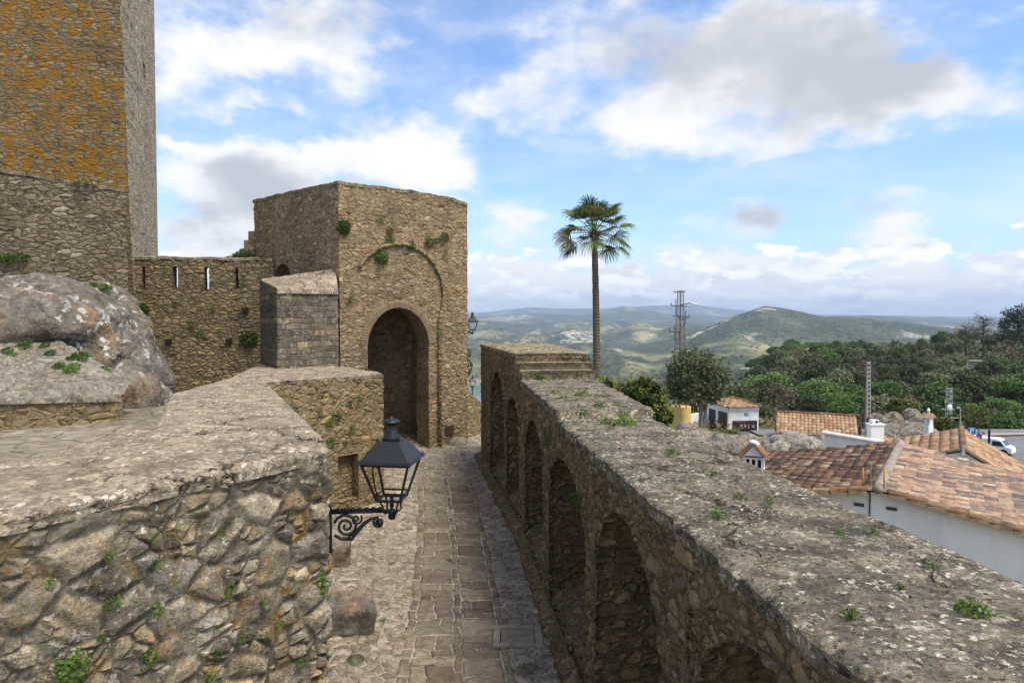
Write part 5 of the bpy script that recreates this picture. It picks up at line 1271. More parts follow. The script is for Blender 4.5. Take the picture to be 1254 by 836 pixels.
red, wht = plain('poster_red', (.38, .09, .07), .6), plain('poster_white', (.66, .64, .66), .6); blu = plain('sign_blue', (.12, .33, .55), .5); grn = plain('poster_grey', (.30, .30, .26), .6)
def pm(px, py, wd, ht, mat, nm):
    p = on_wall(px, py, C1, C2, .075); b = MB(); b.box(p, (wd, .012, ht), Matrix.Rotation(math.atan2(d_.y, d_.x), 3, 'Z')); return b.build(nm, mat, bo, origin=wloc(T))
for px, py, wd, ht, mt_ in ((907.5, 520.3, .26, .10, wht), (908.4, 522, .11, .40, wht), (911.5, 521.5, .13, .42, red), (912.6, 521.0, .08, .22, wht), (916.5, 521.5, .22, .46, red), (916.5, 521.0, .11, .30, wht), (922, 521.7, .32, .26, grn), (906, 516.8, 1.2, .05, red)): pm(px, py, wd, ht, mt_, 'poster_figure')
p = on_wall(913.5, 507, C1, C2, .03); b = MB(); b.box(p, (.40, .03, .30), Matrix.Rotation(math.atan2(d_.y, d_.x), 3, 'Z')); b.build('notice', blu, T)
p = on_wall(917, 507, C1, C2, .028); b = MB(); b.box(p, (.28, .03, .28), Matrix.Rotation(math.atan2(d_.y, d_.x), 3, 'Z')); b.build('notice', plain('pale_blue', (.55, .66, .74), .5), T)
# yard wall and yellow block beside it
a_, b_ = at(846, 526, 77), at(868, 526, 79); b = MB(); zt_ = at(846, 507, 77).z
b.prism([(a_.x, a_.y, G - .5), (b_.x, b_.y, G - .5), (b_.x, b_.y + .3, G - .5), (a_.x, a_.y + .3, G - .5)], [(a_.x, a_.y, zt_), (b_.x, b_.y, zt_), (b_.x, b_.y + .3, zt_), (a_.x, a_.y + .3, zt_)])
T = thing('yard_wall', 'low whitewashed yard wall with a dark gateway between the yellow block and the kiosk', 'wall', (a_.x, a_.y, G)); b.build('wall', WHITE, T, bevel=.03)
b = MB(); p = on_wall(858, 517, a_, b_, .03); b.box(p + Vector((0, 0, -.4)), (.8, .04, 1.7), Matrix.Rotation(math.atan2(b_.y - a_.y, b_.x - a_.x), 3, 'Z')); b.build('gate', plain('gate_grey', (.14, .15, .15), .7), T)
yb = at(833.5, 523, 70); YZ = at(833, 498, 70).z
b = MB(); Rz = Matrix.Rotation(.75, 3, 'Z'); b.box((yb.x, 70.6, (YZ - 14) / 2), (1.72, 1.72, YZ + 14), Rz); o = b.build('transformer_block', plain('ochre_render', (.78, .54, .18), .85, .12, 1.5, streak=.15), None, bevel=.04, origin=(yb.x, 70.6, -13)); tag(o, 'ochre yellow rendered block carrying the lattice pylon', 'block')
# lattice pylon on the block
RUST, STEEL = plain('rusty_steel', (.16, .075, .05), .7), plain('galvanised', (.42, .42, .42), .5, .2, 5, .3); DK = plain('dark_steel', (.09, .075, .065), .6)
def lattice(T, base, h, w0, w1, seg, mats, r=.03, br=.018, nb=None):
    base = Vector(base); Rz = Matrix.Rotation(.5, 3, 'Z')
    def c(i, t): 
        w = lerp(w0, w1, t) / 2; x, y = ((-1, -1), (1, -1), (1, 1), (-1, 1))[i]; return base + Rz @ Vector((x * w, y * w, 0)) + Vector((0, 0, h * t))
    for lo, hi, mt in mats:
        b = MB()
        for i in range(4): b.tube([c(i, lo), c(i, hi)], r, 4)
        b.build('leg', mt, T); b = MB(); k0, k1 = int(lo * seg), int(hi * seg)
        for k in range(k0, k1):
            for i in range(4):
                j = (i + 1) % 4; a, e = (i, j) if k % 2 else (j, i); b.tube([c(a, k / seg), c(e, (k + 1) / seg)], br, 4)
                b.tube([c(i, (k + 1) / seg), c(j, (k + 1) / seg)], br, 4)
        b.build('lattice', mt, T)
    return c
ph = at(835, 356, 70.6).z - YZ
T = thing('lattice_pylon', 'tapering rusty lattice pylon with cross arms, standing on the yellow block behind the olive tree', 'pylon', (yb.x, 70.6, YZ))
lattice(T, (yb.x, 70.6, YZ), ph, 1.1, .38, 24, ((0, .33, STEEL), (.33, .78, RUST), (.78, 1, DK)), .035, .018)
def Y_(px, py): return at(px, py, 70.3)
for pts in (((825, 357.5), (839, 357)), ((822, 374), (841, 375)), ((834, 373), (846, 371)), ((824, 387), (842, 387.5)), ((820, 406), (836, 406.5)), ((834, 390.5), (844, 389)), ((822, 374), (822, 371)), ((844, 389), (844, 385)), ((820, 406), (820, 402))):
    b = MB(); b.tube([Y_(*p) for p in pts], .055, 5); b.build('cross_arm', DK, T)
b = MB(); b.tube([Y_(846, 371), Y_(853, 372.5)], .09, 6); b.build('flood_lamp', STEEL, T)
for pts in (((827.5, 366), (827.5, 384), (832, 389), (834, 400)), ((840, 380), (839, 396), (833, 404), (831, 412)), ((826, 399), (825.5, 416))):
    b = MB(); b.tube([Y_(*p) for p in pts], .04, 5); b.build('cable', DK, T)
b = MB(); b.box(at(836.5, 489, 69.6), (.30, .04, .28)); b.build('warning_plate', plain('warn_yellow', (.65, .52, .04), .5), T)

# ---------------------------------------------------------------- long white house
A_, B_ = at(948, 529, 66), at(1056, 529, 63); ez, rz_ = at(960, 527, 66).z, at(960, 502.5, 70).z
T = thing('long_house', 'long low white house with a streaky orange pantile roof in front of the woods', 'house', ((A_.x + B_.x) / 2, 67, -13))
d_ = (Vector((B_.x, B_.y, 0)) - Vector((A_.x, A_.y, 0))); Lh = d_.length; d_ = d_.normalized(); nn = Vector((-d_.y, d_.x, 0)); P_ = Vector((A_.x, A_.y, 0)); dep = 6.0
b = MB()
def g3(u, v, z): p = P_ + d_ * u + nn * v; return (p.x, p.y, z)
b.face([g3(0, 0, -13.5), g3(Lh, 0, -13.5), g3(Lh, 0, ez), g3(0, 0, ez)]); b.face([g3(Lh, 0, -13.5), g3(Lh, dep, -13.5), g3(Lh, dep, ez), g3(Lh, dep / 2, rz_ - .1), g3(Lh, 0, ez)]); b.face([g3(0, dep, -13.5), g3(0, 0, -13.5), g3(0, 0, ez), g3(0, dep / 2, rz_ - .1), g3(0, dep, ez)]); b.face([g3(Lh, dep, -13.5), g3(0, dep, -13.5), g3(0, dep, ez), g3(Lh, dep, ez)]); b.build('wall', WHITE, T)
dn = Vector((0, 0, ez - rz_)) - nn * (dep / 2); tiles('roof', Vector(g3(.1, dep / 2, rz_)), d_, dn, Lh - .1, dn.length + .4, TILE_ORG, T, .36, .5, .11, sub=6)
dn = Vector((0, 0, ez - rz_)) + nn * (dep / 2); tiles('roof', Vector(g3(.1, dep / 2, rz_)), d_, dn, Lh - .1, dn.length + .4, TILE_ORG, T, .36, .5, .11, sub=6)
ridge_caps('ridge', g3(.1, dep / 2, rz_ + .06), g3(Lh, dep / 2, rz_ + .06), .17, TILE_ORG, T, 24)
# poles and masts
T = thing('concrete_pole', 'tall slotted concrete power pole rising behind the long house', 'pole', tuple(at(1063, 530, 68))); p0, p1 = at(1063, 530, 68), at(1063.5, 443, 68)
b = MB(); b.prism([p0 + Vector((-.26, -.2, -2)), p0 + Vector((.26, -.2, -2)), p0 + Vector((.26, .2, -2)), p0 + Vector((-.26, .2, -2))], [p1 + Vector((-.15, -.12, 0)), p1 + Vector((.15, -.12, 0)), p1 + Vector((.15, .12, 0)), p1 + Vector((-.15, .12, 0))])
for i in range(16): b.box(p0.lerp(p1, (i + .7) / 16.4) + Vector((0, -.18 + .07 * i / 16, 0)), (.13, .1, .17), None, 1)
b.build('shaft', [plain('pole_concrete', (.36, .34, .30), .9, .25), M['dark']], T)
b = MB(); b.tube([p1 + Vector((-.35, -.1, -.35)), p1 + Vector((.35, -.1, -.35))], .05, 5); b.tube([p1 + Vector((-.3, -.1, -.35)), p1 + Vector((-.3, -.1, -.1))], .06, 6); b.build('insulator_arm', DK, T)
mb_ = at(1161, 535, 75); T = thing('antenna_mast', 'thin lattice antenna mast with a white dish and whip arms behind the orange gable', 'mast', tuple(mb_))
hm_ = at(1161, 475, 75).z - mb_.z; lattice(T, mb_ + Vector((0, 0, -1)), hm_ + 1, .55, .42, 16, ((0, 1, STEEL),), .028, .016)
for a1, a2 in (((1154, 501), (1169, 501.5)), ((1152, 511), (1174, 511.5))):
    b = MB(); b.tube([at(*a1, 74.6), at(*a2, 74.6)], .03, 5); b.build('cross_arm', STEEL, T)
b = MB(); ellipsoid(b, at(1163, 499, 74.4), (.30, .12, .38), 0, 6); b.build('dish', plain('dish_white', (.75, .76, .78), .4), T, True)
p = at(1176, 530, 72); T = thing('lamp_post', 'slim pale street lamp post near the antenna mast', 'street lamp', tuple(p)); b = MB(); b.tube([p + Vector((0, 0, -1)), at(1176, 500, 72)], .06, 6); b.build('post', plain('post_beige', (.40, .36, .28), .7), T)
b = MB(); b.tube([at(1176, 500, 72), at(1174.5, 499, 71.6), at(1171.5, 499.2, 71.2)], [.05, .06, .09], 6); b.build('lamp_head', plain('lamp_grey', (.42, .42, .42), .5), T)
for pts, lb_ in ((((1063, 452, 68), (1110, 478, 80), (1161, 480, 75)), 'thin black cable sagging from the concrete pole to the antenna mast'), (((1063, 450, 68), (1150, 438, 120), (1300, 440, 170)), 'long power cable running from the concrete pole over the woods')):
    P3 = [at(*q) for q in pts]; cu = [P3[0] * (1 - t) ** 2 + (P3[1] * 2 - (P3[0] + P3[2]) * .5) * 2 * t * (1 - t) + P3[2] * t * t for t in [i / 20 for i in range(21)]]
    b = MB(); b.tube(cu, .018, 4); o = b.build('power_cable', M['iron'], None, origin=P3[0]); tag(o, lb_, 'cable')
# parking sign
p = at(1190, 527.5, 58); T = thing('parking_sign', 'blue square parking sign with a white letter P above the orange roof', 'sign', (p.x, p.y, -12.9)); b = MB(); b.tube([(p.x, p.y + .05, -13.4), (p.x, p.y + .05, p.z + .2)], .035, 6); b.build('post', STEEL, T)
b = MB(); b.box(p, (.60, .03, .62), Matrix.Rotation(-.25, 3, 'Z')); pl_ = b.build('panel', plain('parking_blue', (.03, .17, .50), .4, .05), T, bevel=.004)
cu = bpy.data.curves.new('letter', 'FONT'); cu.body = 'P'; cu.size = .62; cu.extrude = .006; cu.align_x = 'CENTER'; cu.align_y = 'CENTER'; tmp = bpy.data.objects.new('letter_tmp', cu); COL.objects.link(tmp)
me = bpy.data.meshes.new_from_object(tmp.evaluated_get(bpy.context.evaluated_depsgraph_get())); bpy.data.objects.remove(tmp); me.materials.clear(); me.materials.append(plain('sign_white', (.8, .8, .8), .4, .02))
me.transform(Matrix.Translation(p - wloc(T) + Vector((-.005, -.022, 0))) @ Matrix.Rotation(-.25, 4, 'Z') @ Matrix.Rotation(PI / 2, 4, 'X')); o = bpy.data.objects.new('letter', me); COL.objects.link(o); o.parent = pl_
p = at(1199, 534, 57); T = thing('round_sign', 'small round blue and purple road sign on a post beside the van', 'sign', (p.x, p.y, -12.9)); b = MB(); b.tube([(p.x, p.y + .04, -13.4), (p.x, p.y + .04, p.z + .9)], .03, 6); b.build('post', DK, T)
b = MB(); b.tube([p + Vector((0, -.01, 0)), p + Vector((0, .02, 0))], .27, 16); b.build('panel', plain('sign_purple', (.10, .05, .30), .4), T)
p = at(1211.3, 534, 54); T = thing('bollard_post', 'black upright post in front of the white van', 'post', (p.x, p.y, -12.9)); b = MB(); b.tube([(p.x, p.y, -13), (p.x, p.y, at(1211, 526, 54).z)], [.1, .085], 8); b.build('shaft', M['iron'], T)
# white van
vb_ = at(1211, 551, 62); VY = 62.0; T = thing('parked_van', 'white panel van parked behind the orange roof ridge', 'van', (vb_.x, VY, -12.62)); Rv = Matrix.Rotation(-.85, 3, 'Z')
def V(x, y, z): return Vector((vb_.x, VY, -12.62)) + Rv @ (Vector((x, y, z)) * .70)
prof = [(-2.9, .35), (-2.95, 1.0), (-2.85, 1.85), (-2.6, 2.02), (1.0, 2.05), (1.5, 1.9), (2.1, 1.2), (2.65, 1.05), (2.75, .35)]
VW = plain('van_white', (.78, .79, .80), .3, .05, 2, 0, .5, 0)
b = MB(); b.prism([V(x, -.95, z) for x, z in prof], [V(x, .95, z) for x, z in prof]); bo = b.build('body', VW, T, bevel=.06)
b = MB(); b.face([V(.55, -.965, 1.15), V(1.85, -.965, 1.15), V(1.42, -.965, 1.75), V(.55, -.965, 1.75)]); b.build('side_window', gls, T)
b = MB(); b.face([V(1.57, -.8, 1.86), V(2.08, -.85, 1.27), V(2.08, .85, 1.27), V(1.57, .8, 1.86)][::-1]); b.build('windscreen', gls, T)
for x, y in ((-1.9, -.9), (1.8, -.9), (-1.9, .9), (1.8, .9)):
    b = MB(); b.tube([V(x, y - .11, .34), V(x, y + .11, .34)], .34, 16); b.build('wheel', M['dark'], T)
p = at(1200, 548, 57); T = thing('parked_car', 'dark car beside the white van, mostly hidden by the tiled ridge', 'car', (p.x, p.y, -12.9))
def V2(x, y, z): return Vector((p.x, p.y, -12.62)) + Rv @ Vector((x, y, z))
prof = [(-2.0, .3), (-2.05, .85), (-1.5, .95), (-1.0, 1.42), (.4, 1.45), (1.1, .98), (1.95, .85), (2.0, .3)]
b = MB(); b.prism([V2(x, -.85, z) for x, z in prof], [V2(x, .85, z) for x, z in prof]); b.build('body', blk, T, bevel=.05)
b = MB(); b.face([V2(.42, -.7, 1.46), V2(1.08, -.75, 1.02), V2(1.08, .75, 1.02), V2(.42, .7, 1.46)][::-1]); b.build('windscreen', plain('car_sheen', (.10, .13, .16), .1), T)
for x, y in ((-1.3, -.8), (1.3, -.8), (-1.3, .8), (1.3, .8)):
    b = MB(); b.tube([V2(x, y - .1, .31), V2(x, y + .1, .31)], .31, 14); b.build('wheel', M['dark'], T)
# car park road
m_, n_n = new_mat('asphalt'); co = n_n.coord(); v = n_n.ss(n_n.noise(co, .6, 6, .6), .3, .7, .8, 1.2); finish(n_n, n_n.mix(1.0, (.16, .16, .165), n_n.comb(v, v, v), 'MULTIPLY'), .9, n_n.noise(co, 40, 3), .3, dscale=.01)
q = MB(); q.grid([[(x, y, -12.64) for y in spaced(43, 75, 2)] for x in spaced(26, 75, 2)]); struct(q.build('road', m_))
q = MB(); q.grid([[(x, 70 + (x - 46) * .1 + y, -12.5) for y in (0, 1.2)] for x in spaced(46, 75, 2)]); struct(q.build('pavement', plain('pale_path', (.36, .29, .24), .9)))
# outcrops and earth banks of the village edge
ROCKV = rock_mat('village_rock', (.33, .28, .20), white=.35, warm=.35, disp=.12, method='BUMP'); GRASSY = rock_mat('grassy_rock', (.22, .19, .11), (.08, .07, .04), .2, .1, .5, 'BUMP')
def prock(name, label, lst, voxel, amp, freq, mat, seed, group=None):
    return rock(name, label, [(tuple(at(px, py, d)), r, rot, tl) for px, py, d, r, rot, tl in lst], voxel, amp, freq, mat, seed, 'rock', group)
prock('earth_bank', 'eroded earth and rock bank below the kiosk, grass along its top', [(850, 552, 60, (3.2, 2.5, 2.4), 0, 0), (890, 556, 60, (2.8, 2, 1.7), 0, 0), (925, 553, 60, (2.4, 2, 1.6), 0, 0), (830, 560, 57, (3, 2, 2.2), 0, 0), (795, 560, 55, (3, 2, 3), 0, 0), (880, 540, 64, (5, 2, .9), 0, 0)], .25, .5, .5, ROCKV, 4)
NET = coping_mat('netted_rock', base=(.36, .33, .28), lime=(.55, .53, .48), dark=(.16, .13, .09), white=.6, blk=.45, size=.6, method='BUMP')
prock('netted_outcrop', 'pale rock outcrop draped in net with a dark hollow, in front of the long house', [(975, 552, 50, (1.9, 1.2, 1.5), 0, 0), (952, 558, 49, (.9, .8, 1.3), 0, .3), (1000, 556, 50, (.9, .9, 1.0), 0, 0), (1012, 545, 52, (1.0, .9, 1.0), 0, 0), (962, 545, 51, (1.3, 1, .9), 0, 0)], .14, .22, .8, NET, 5)
prock('hollow_outcrop', 'dark rusty hollow in the netted outcrop', [(977, 556, 48.6, (1.05, .5, .62), 0, 0)], .08, .06, 1.5, rock_mat('hollow', (.075, .05, .035), (.03, .025, .02), 0, .05, .3, 'BUMP'), 15)
prock('tall_outcrop', 'weathered brown outcrop with boulders behind the small white chimney', [(1100, 540, 56, (3.4, 2, 1.7), 0, 0), (1125, 545, 56, (2.2, 2, 1.5), 0, 0), (1082, 528, 58, (1.5, 1.2, 1.1), 0, 0)], .18, .35, .6, ROCKV, 6)
for i, (px, py, r, lb_) in enumerate(((1074, 516, (1.0, .8, .75), 'brown boulder perched on the outcrop beside the concrete pole'), (1094, 514, (1.05, .8, .75), 'middle boulder perched on the outcrop between two others'), (1117, 514, (1.2, .9, 1.0), 'largest boulder perched on the outcrop beside the tall white chimney'))):
    prock('perched_boulder', lb_, [(px, py, 57, r, .4 * i, 0)], .12, .22, .9, rock_mat('perched', (.27, .225, .165), white=.3, warm=.4, disp=.1, method='BUMP') if i == 0 else bpy.data.materials['perched'], 60 + i, 'boulders perched on the outcrop')
rnd = random.Random(11)
# ---------------------------------------------------------------- palm
pb_ = at(727, 500, 40); pc = at(727.5, 288, 40)
T = thing('palm_tree', 'lone fan palm with a bare brown trunk rising behind the arcaded wall', 'palm', (pb_.x, 40, -9))
m, n = new_mat('palm_bark'); co = n.coord(); z = n.sep(co)[2]
rg = n.m('FRACT', n.m('ADD', n.m('MULTIPLY', z, 5.5), n.m('MULTIPLY', n.noise(co, 3, 3), 1.2))); v = n.ss(n.noise(n.vm('MULTIPLY', co, (6, 6, 1.2)), 2.5, 5, .7), .3, .7, .6, 1.3)
c = n.mix(n.ss(rg, .0, .25), (.055, .045, .035), (.15, .12, .09)); finish(n, n.mix(1.0, c, n.comb(v, v, v), 'MULTIPLY'), .95, n.ss(rg, 0, .3), .1, dscale=.05)
b = MB(); k = 40; pts = [Vector((lerp(pb_.x + .15, pc.x, t) + .10 * math.sin(t * 3), 40, lerp(-10, pc.z, t))) for t in [i / k for i in range(k + 1)]]
b.tube(pts, [lerp(.25, .165, i / k) + (.05 if i % 2 else 0) * .3 for i in range(k + 1)], 12); b.build('trunk', m, T, True)
FR = [leaf_mat('palm_green', (.045, .085, .02), (.16, .20, .05), .4, .2, .45), leaf_mat('palm_dry', (.13, .12, .05), (.24, .20, .09), .4, .2)]
sk = MB()
for i in range(90):
    a = rnd.random() * 6.28; z0 = rnd.uniform(-.7, .25); p = pc + Vector((.2 * math.cos(a), .2 * math.sin(a), z0)); d = Vector((math.cos(a), math.sin(a), rnd.uniform(-1.2, .7))).normalized()
    q = p + d * rnd.uniform(.25, .5); s = d.cross(Vector((0, 0, 1))).normalized() * .03; sk.face([p - s, p + s, q + s * .4, q - s * .4])
sk.build('leaf_bases', plain('dead_fibre', (.13, .10, .065), .95), T)
def frond(az, elv, pl, fl, mat):
    b = MB(); d = Vector((math.cos(az) * math.cos(elv), math.sin(az) * math.cos(elv), math.sin(elv))); base = pc + Vector((0, 0, .1)); tip = base + d * pl + Vector((0, 0, -.06 * pl))
    b.tube([base, base.lerp(tip, .5) + Vector((0, 0, .06)), tip], [.03, .022, .016], 4)
    fd_ = (d + Vector((0, 0, -.22))).normalized(); sd_ = fd_.cross(Vector((0, 0, 1))); sd_ = sd_.normalized() if sd_.length > .1 else Vector((1, 0, 0)); up = sd_.cross(fd_)
    roll = rnd.uniform(-.5, .5); sd_, up = sd_ * math.cos(roll) + up * math.sin(roll), up * math.cos(roll) - sd_ * math.sin(roll)
    nb = 24
    for i in range(nb):
        w = lerp(-1.45, 1.45, i / (nb - 1)) + rnd.uniform(-.04, .04); L = fl * (1 - .22 * (abs(w) / 1.75) ** 2) * rnd.uniform(.88, 1.08)
        dd = (fd_ * math.cos(w) + sd_ * math.sin(w) + up * (.12 * abs(w) * .6)).normalized(); ws = dd.cross(up).normalized() * (.025 * fl / 1.0)
        m1 = tip + dd * L * .55; m2 = tip + dd * L * .82 + Vector((0, 0, -.10 * L)); e = tip + dd * L * .95 + Vector((0, 0, -.32 * L * rnd.uniform(.6, 1.4)))
        f_ = up * .02 * (1 if i % 2 else -1)
        b.face([tip - ws * .25, tip + ws * .25, m1 + ws + f_, m1 - ws - f_]); b.face([m1 - ws - f_, m1 + ws + f_, m2 + ws * .7, m2 - ws * .7]); b.face([m2 - ws * .7, m2 + ws * .7, e])
    b.build('frond', mat, T)
for i in range(40):
    az_ = i * 2.39996 + rnd.uniform(-.35, .35); q = i / 39; elv = lerp(1.45, -.55, q ** 1.2) + rnd.uniform(-.12, .12)
    frond(az_, elv, lerp(1.25, 1.5, min(1, q * 1.6)) * rnd.uniform(.8, 1.12), lerp(1.15, 1.05, q) * rnd.uniform(.85, 1.12), FR[0] if rnd.random() > (.05 + .30 * q) else FR[1])

# ---------------------------------------------------------------- trees
BARK = plain('bark', (.12, .10, .08), .95, .4, 4, bump=.03, bscale=12)
def trunk(mb, base, top, r0, r1, branches, rx, rz, rnd, spread=.8):
    base, top = Vector(base), Vector(top)
    mb.tube([base, base.lerp(top, .5) + Vector((rnd.uniform(-.1, .1) * r0 * 4, rnd.uniform(-.1, .1), 0)), top], [r0, lerp(r0, r1, .5), r1], 7)
    for i in range(branches):
        a = i * 6.283 / branches + rnd.uniform(-.4, .4); s = base.lerp(top, rnd.uniform(.75, 1)); e = top + Vector((math.cos(a) * rx * spread, math.sin(a) * rx * spread, rz * rnd.uniform(.1, 1.0)))
        mid = s.lerp(e, .5) + Vector((0, 0, rz * .15)); mb.tube([s, mid, e], [r1 * .7, r1 * .45, r1 * .15], 5)
# olive beside the pylon
ob = at(860, 521, 66); oc = at(853.5, 463, 66)
T = thing('olive_tree', 'rounded grey green olive tree with a pale forked trunk next to the kiosk', 'tree', (ob.x, 66, -12.8))
b = MB(); trunk(b, (ob.x, 66, -13.2), (ob.x - .2, 66, oc.z - 2.1), .26, .18, 7, 2.2, 2.6, rnd); b.tube([(ob.x + .35, 66.2, -13), (ob.x + .15, 66.1, -10.5), (ob.x + .6, 66, oc.z - 1.5)], [.16, .13, .08], 6); b.build('trunk', plain('olive_bark', (.28, .25, .21), .95, .4, 4, bump=.03, bscale=10), T, True)
b = MB(); blob_crown(b, oc, 3.1, 2.8, 3.25, 150, 95, .27, rnd, -.8, .27); b.build('crown', leaf_mat('olive_leaves', (.06, .075, .03), (.15, .165, .08), .3, .2), T)
# shrub behind the arcaded wall and others like it
def shrub(name, label, px, py, d, r, nc, nl, size, mats, stemz, group=None, seed=1):
    rr = random.Random(seed); c = at(px, py, d); T = thing(name, label, 'shrub', (c.x, c.y, c.z - r[2] - stemz), group); 
    b = MB(); 
    for k in range(6):
        a = k; b.tube([(c.x + .1 * math.cos(a), c.y + .1 * math.sin(a), c.z - r[2] - stemz - .2), (c.x + r[0] * .5 * math.cos(a), c.y + r[1] * .5 * math.sin(a), c.z + r[2] * .2)], [.05, .015], 5)
    b.build('stems', BARK, T)
    b = MB(); blob_crown(b, c, *r, nc, nl, size, rr, -.6, .27)
    if len(mats) > 1:
        for i in range(int(nc * 1.2)):
            d_ = Vector((rr.gauss(0, 1), rr.gauss(0, 1), abs(rr.gauss(0, 1)))).normalized(); p = c + Vector((d_.x * r[0], d_.y * r[1], d_.z * r[2])) * rr.uniform(.85, 1.12)
            for k in range(7): leafquad(b, p + Vector((rr.uniform(-.09, .09), rr.uniform(-.09, .09), rr.uniform(-.05, .2))), size * .9, rr, .5, .5, 1)
    b.build('leaves', list(mats), T)
    return T
shrub('fig_shrub', 'broad dark leaved shrub with yellow green tips behind the wall steps', 783, 492, 26, (1.05, .9, .85), 70, 55, .15, (M['bush'], M['bush_tip']), 2.5, seed=3)
shrub('fig_shrub', 'small leafy shrub at the foot of the palm trunk', 743, 477, 24, (.38, .35, .36), 22, 45, .12, (M['bush'], M['bush_tip']), 2.5, seed=4)
shrub('fig_shrub', 'low dark shrub spilling down beside the capping below the larger shrub', 812, 512, 25, (.42, .4, .42), 25, 50, .13, (M['bush'], M['bush_tip']), 2.0, seed=5)
shrub('broom_bush', 'bright yellow green bush behind the tall white chimney', 1152, 524, 62, (1.7, 1.3, 1.2), 40, 40, .28, (leaf_mat('broom', (.07, .085, .012), (.17, .17, .025)),), .6, seed=6)
shrub('broom_bush', 'olive green bush topping the outcrop boulders', 1104, 499, 64, (1.6, 1.2, 1.0), 34, 40, .28, (leaf_mat('broom_dull', (.05, .065, .014), (.12, .13, .03)),), .6, seed=7)
shrub('broom_bush', 'yellowish thin bush behind the parking sign', 1197, 513, 80, (1.2, 1.2, 1.8), 30, 26, .3, (leaf_mat('broom_thin', (.11, .11, .025), (.22, .19, .05)),), .6, seed=8)
GB_ = leaf_mat('grass_blades', (.06, .085, .02), (.13, .15, .04)); gbk = MB()
for i in range(2600):
    px = rnd.uniform(800, 935); p = at(px, 528 + rnd.uniform(-2, 5) + (6 if px > 905 else 0), 63 + rnd.uniform(-1.5, 1.5)); leafquad(gbk, p, .35, rnd, 1, .4)
o = gbk.build('bank_grass', GB_); struct(o, 'stuff')
DRY = leaf_mat('dry_scrub', (.13, .105, .045), (.24, .19, .09)); sc_ = MB()
for i in range(9000):
    x, y = rnd.uniform(8, 110), rnd.uniform(70, 100)
    if mnoise.noise(Vector((x * .13, y * .13, 0))) < -.1: continue
    leafquad(sc_, (x, y, terrain_z(x, y) + rnd.uniform(0, 1.1)), .7, rnd, .8, .55)
struct(sc_.build('hillside_scrub', DRY), 'stuff')
UG = leaf_mat('undergrowth_leaves', (.045, .058, .022), (.125, .13, .06)); ug = MB()
while len(ug.f) < 26000:
    px = rnd.uniform(850, 1330); d = 90 * (5 ** rnd.random()); x = (px - 627) / F * d
    if px < 960 and d > 95 + (px - 845) * 2.6: continue
    z = terrain_z(x, d); s_ = .9 + d / 260
    for k in range(9): leafquad(ug, (x + rnd.gauss(0, 1.1), d + rnd.gauss(0, 1.1), z + rnd.uniform(0, 1.7)), s_, rnd, .5, .7)
struct(ug.build('undergrowth', UG), 'stuff')

# woodland: individually placed trees on the slope past the village
KINDS = [
    ('stone_pine', 'dome crowned green stone pine standing on the wooded slope', leaf_mat('pine_needles', (.048, .098, .024), (.135, .205, .055), .5, .15), 4.0, 2.3, .55, -.25),
    ('holm_oak', 'dark round holm oak standing on the wooded slope', leaf_mat('oak_leaves', (.040, .060, .022), (.115, .135, .05), .5, .15), 3.4, 2.9, .50, -.5),
    ('wild_olive', 'grey green wild olive tree standing on the wooded slope', leaf_mat('wild_olive', (.09, .112, .05), (.20, .215, .11), .4, .15), 3.0, 2.6, .48, -.5),
    ('leafless_oak', 'brown half bare oak standing on the wooded slope', leaf_mat('brown_oak', (.105, .08, .045), (.20, .155, .09), .4, .1), 3.0, 2.6, .42, -.4)]
protos = {}
def make_tree(kind, seed):
    nm, lb_, mat, r, rz, ls, low = KINDS[kind]; rr = random.Random(seed); H = r * .9 + 1.2
    T = thing(nm, lb_, 'tree', (0, 0, 0), 'trees on the wooded slope')
    b = MB(); trunk(b, (0, 0, -1), (0, 0, H), .28, .2, 6, r * .8, rz * .6, rr); b.build('trunk', BARK, T, True)
    b = MB()
    if kind == 0: blob_crown(b, (0, 0, H + rz * .35), r, r, rz, 75, 55, .42, rr, low, .28)
    elif kind == 3: blob_crown(b, (0, 0, H + rz * .45), r, r, rz, 40, 16, ls, rr, low, .28)
    else: blob_crown(b, (0, 0, H + rz * .25), r, r * .9, rz, 70, 48, .40, rr, low, .28)
    b.build('crown', mat, T); return T
placed = []; rt = random.Random(21)
def free(x, y, r):
    return all((x - a) ** 2 + (y - c) ** 2 > (.62 * (r + q)) ** 2 for a, c, q in placed)
TREES = []
tries = 0
while len(TREES) < 255 and tries < 20000:
    tries += 1
    px = rt.uniform(845, 1330); d = 88 * (4.9 ** rt.random())
    if px < 960 and d > 88 + (px - 845) * 2.2: continue
    if d < 100 and not (880 < px): continue
    x = (px - 627) / F * d; y = d
    kz = rt.random(); f_ = mnoise.noise(Vector((x * .02, y * .02, 4)))
    kind = 0 if f_ > .05 and kz < .85 else (1 if kz < .5 else 2 if kz < .88 else 3)
    sc = rt.uniform(.65, 1.15) * (.8 if d < 110 else 1.0); r = KINDS[kind][3] * sc
    if not free(x, y, r): continue
    if 1180 < px < 1215 and 150 < d < 205: continue
    placed.append((x, y, r)); TREES.append((x, y, kind, sc))
for i, (x, y, kind, sc) in enumerate(TREES):
    key = (kind, i % 3)
    if key not in protos: T = protos[key] = make_tree(kind, 100 + kind * 10 + i % 3)
    else: T = copy_tree(protos[key])
    T.location = (x, y, terrain_z(x, y) - .2); T.rotation_euler.z = rt.random() * 6.28; T.scale = (sc, sc, sc * rt.uniform(.85, 1.15))
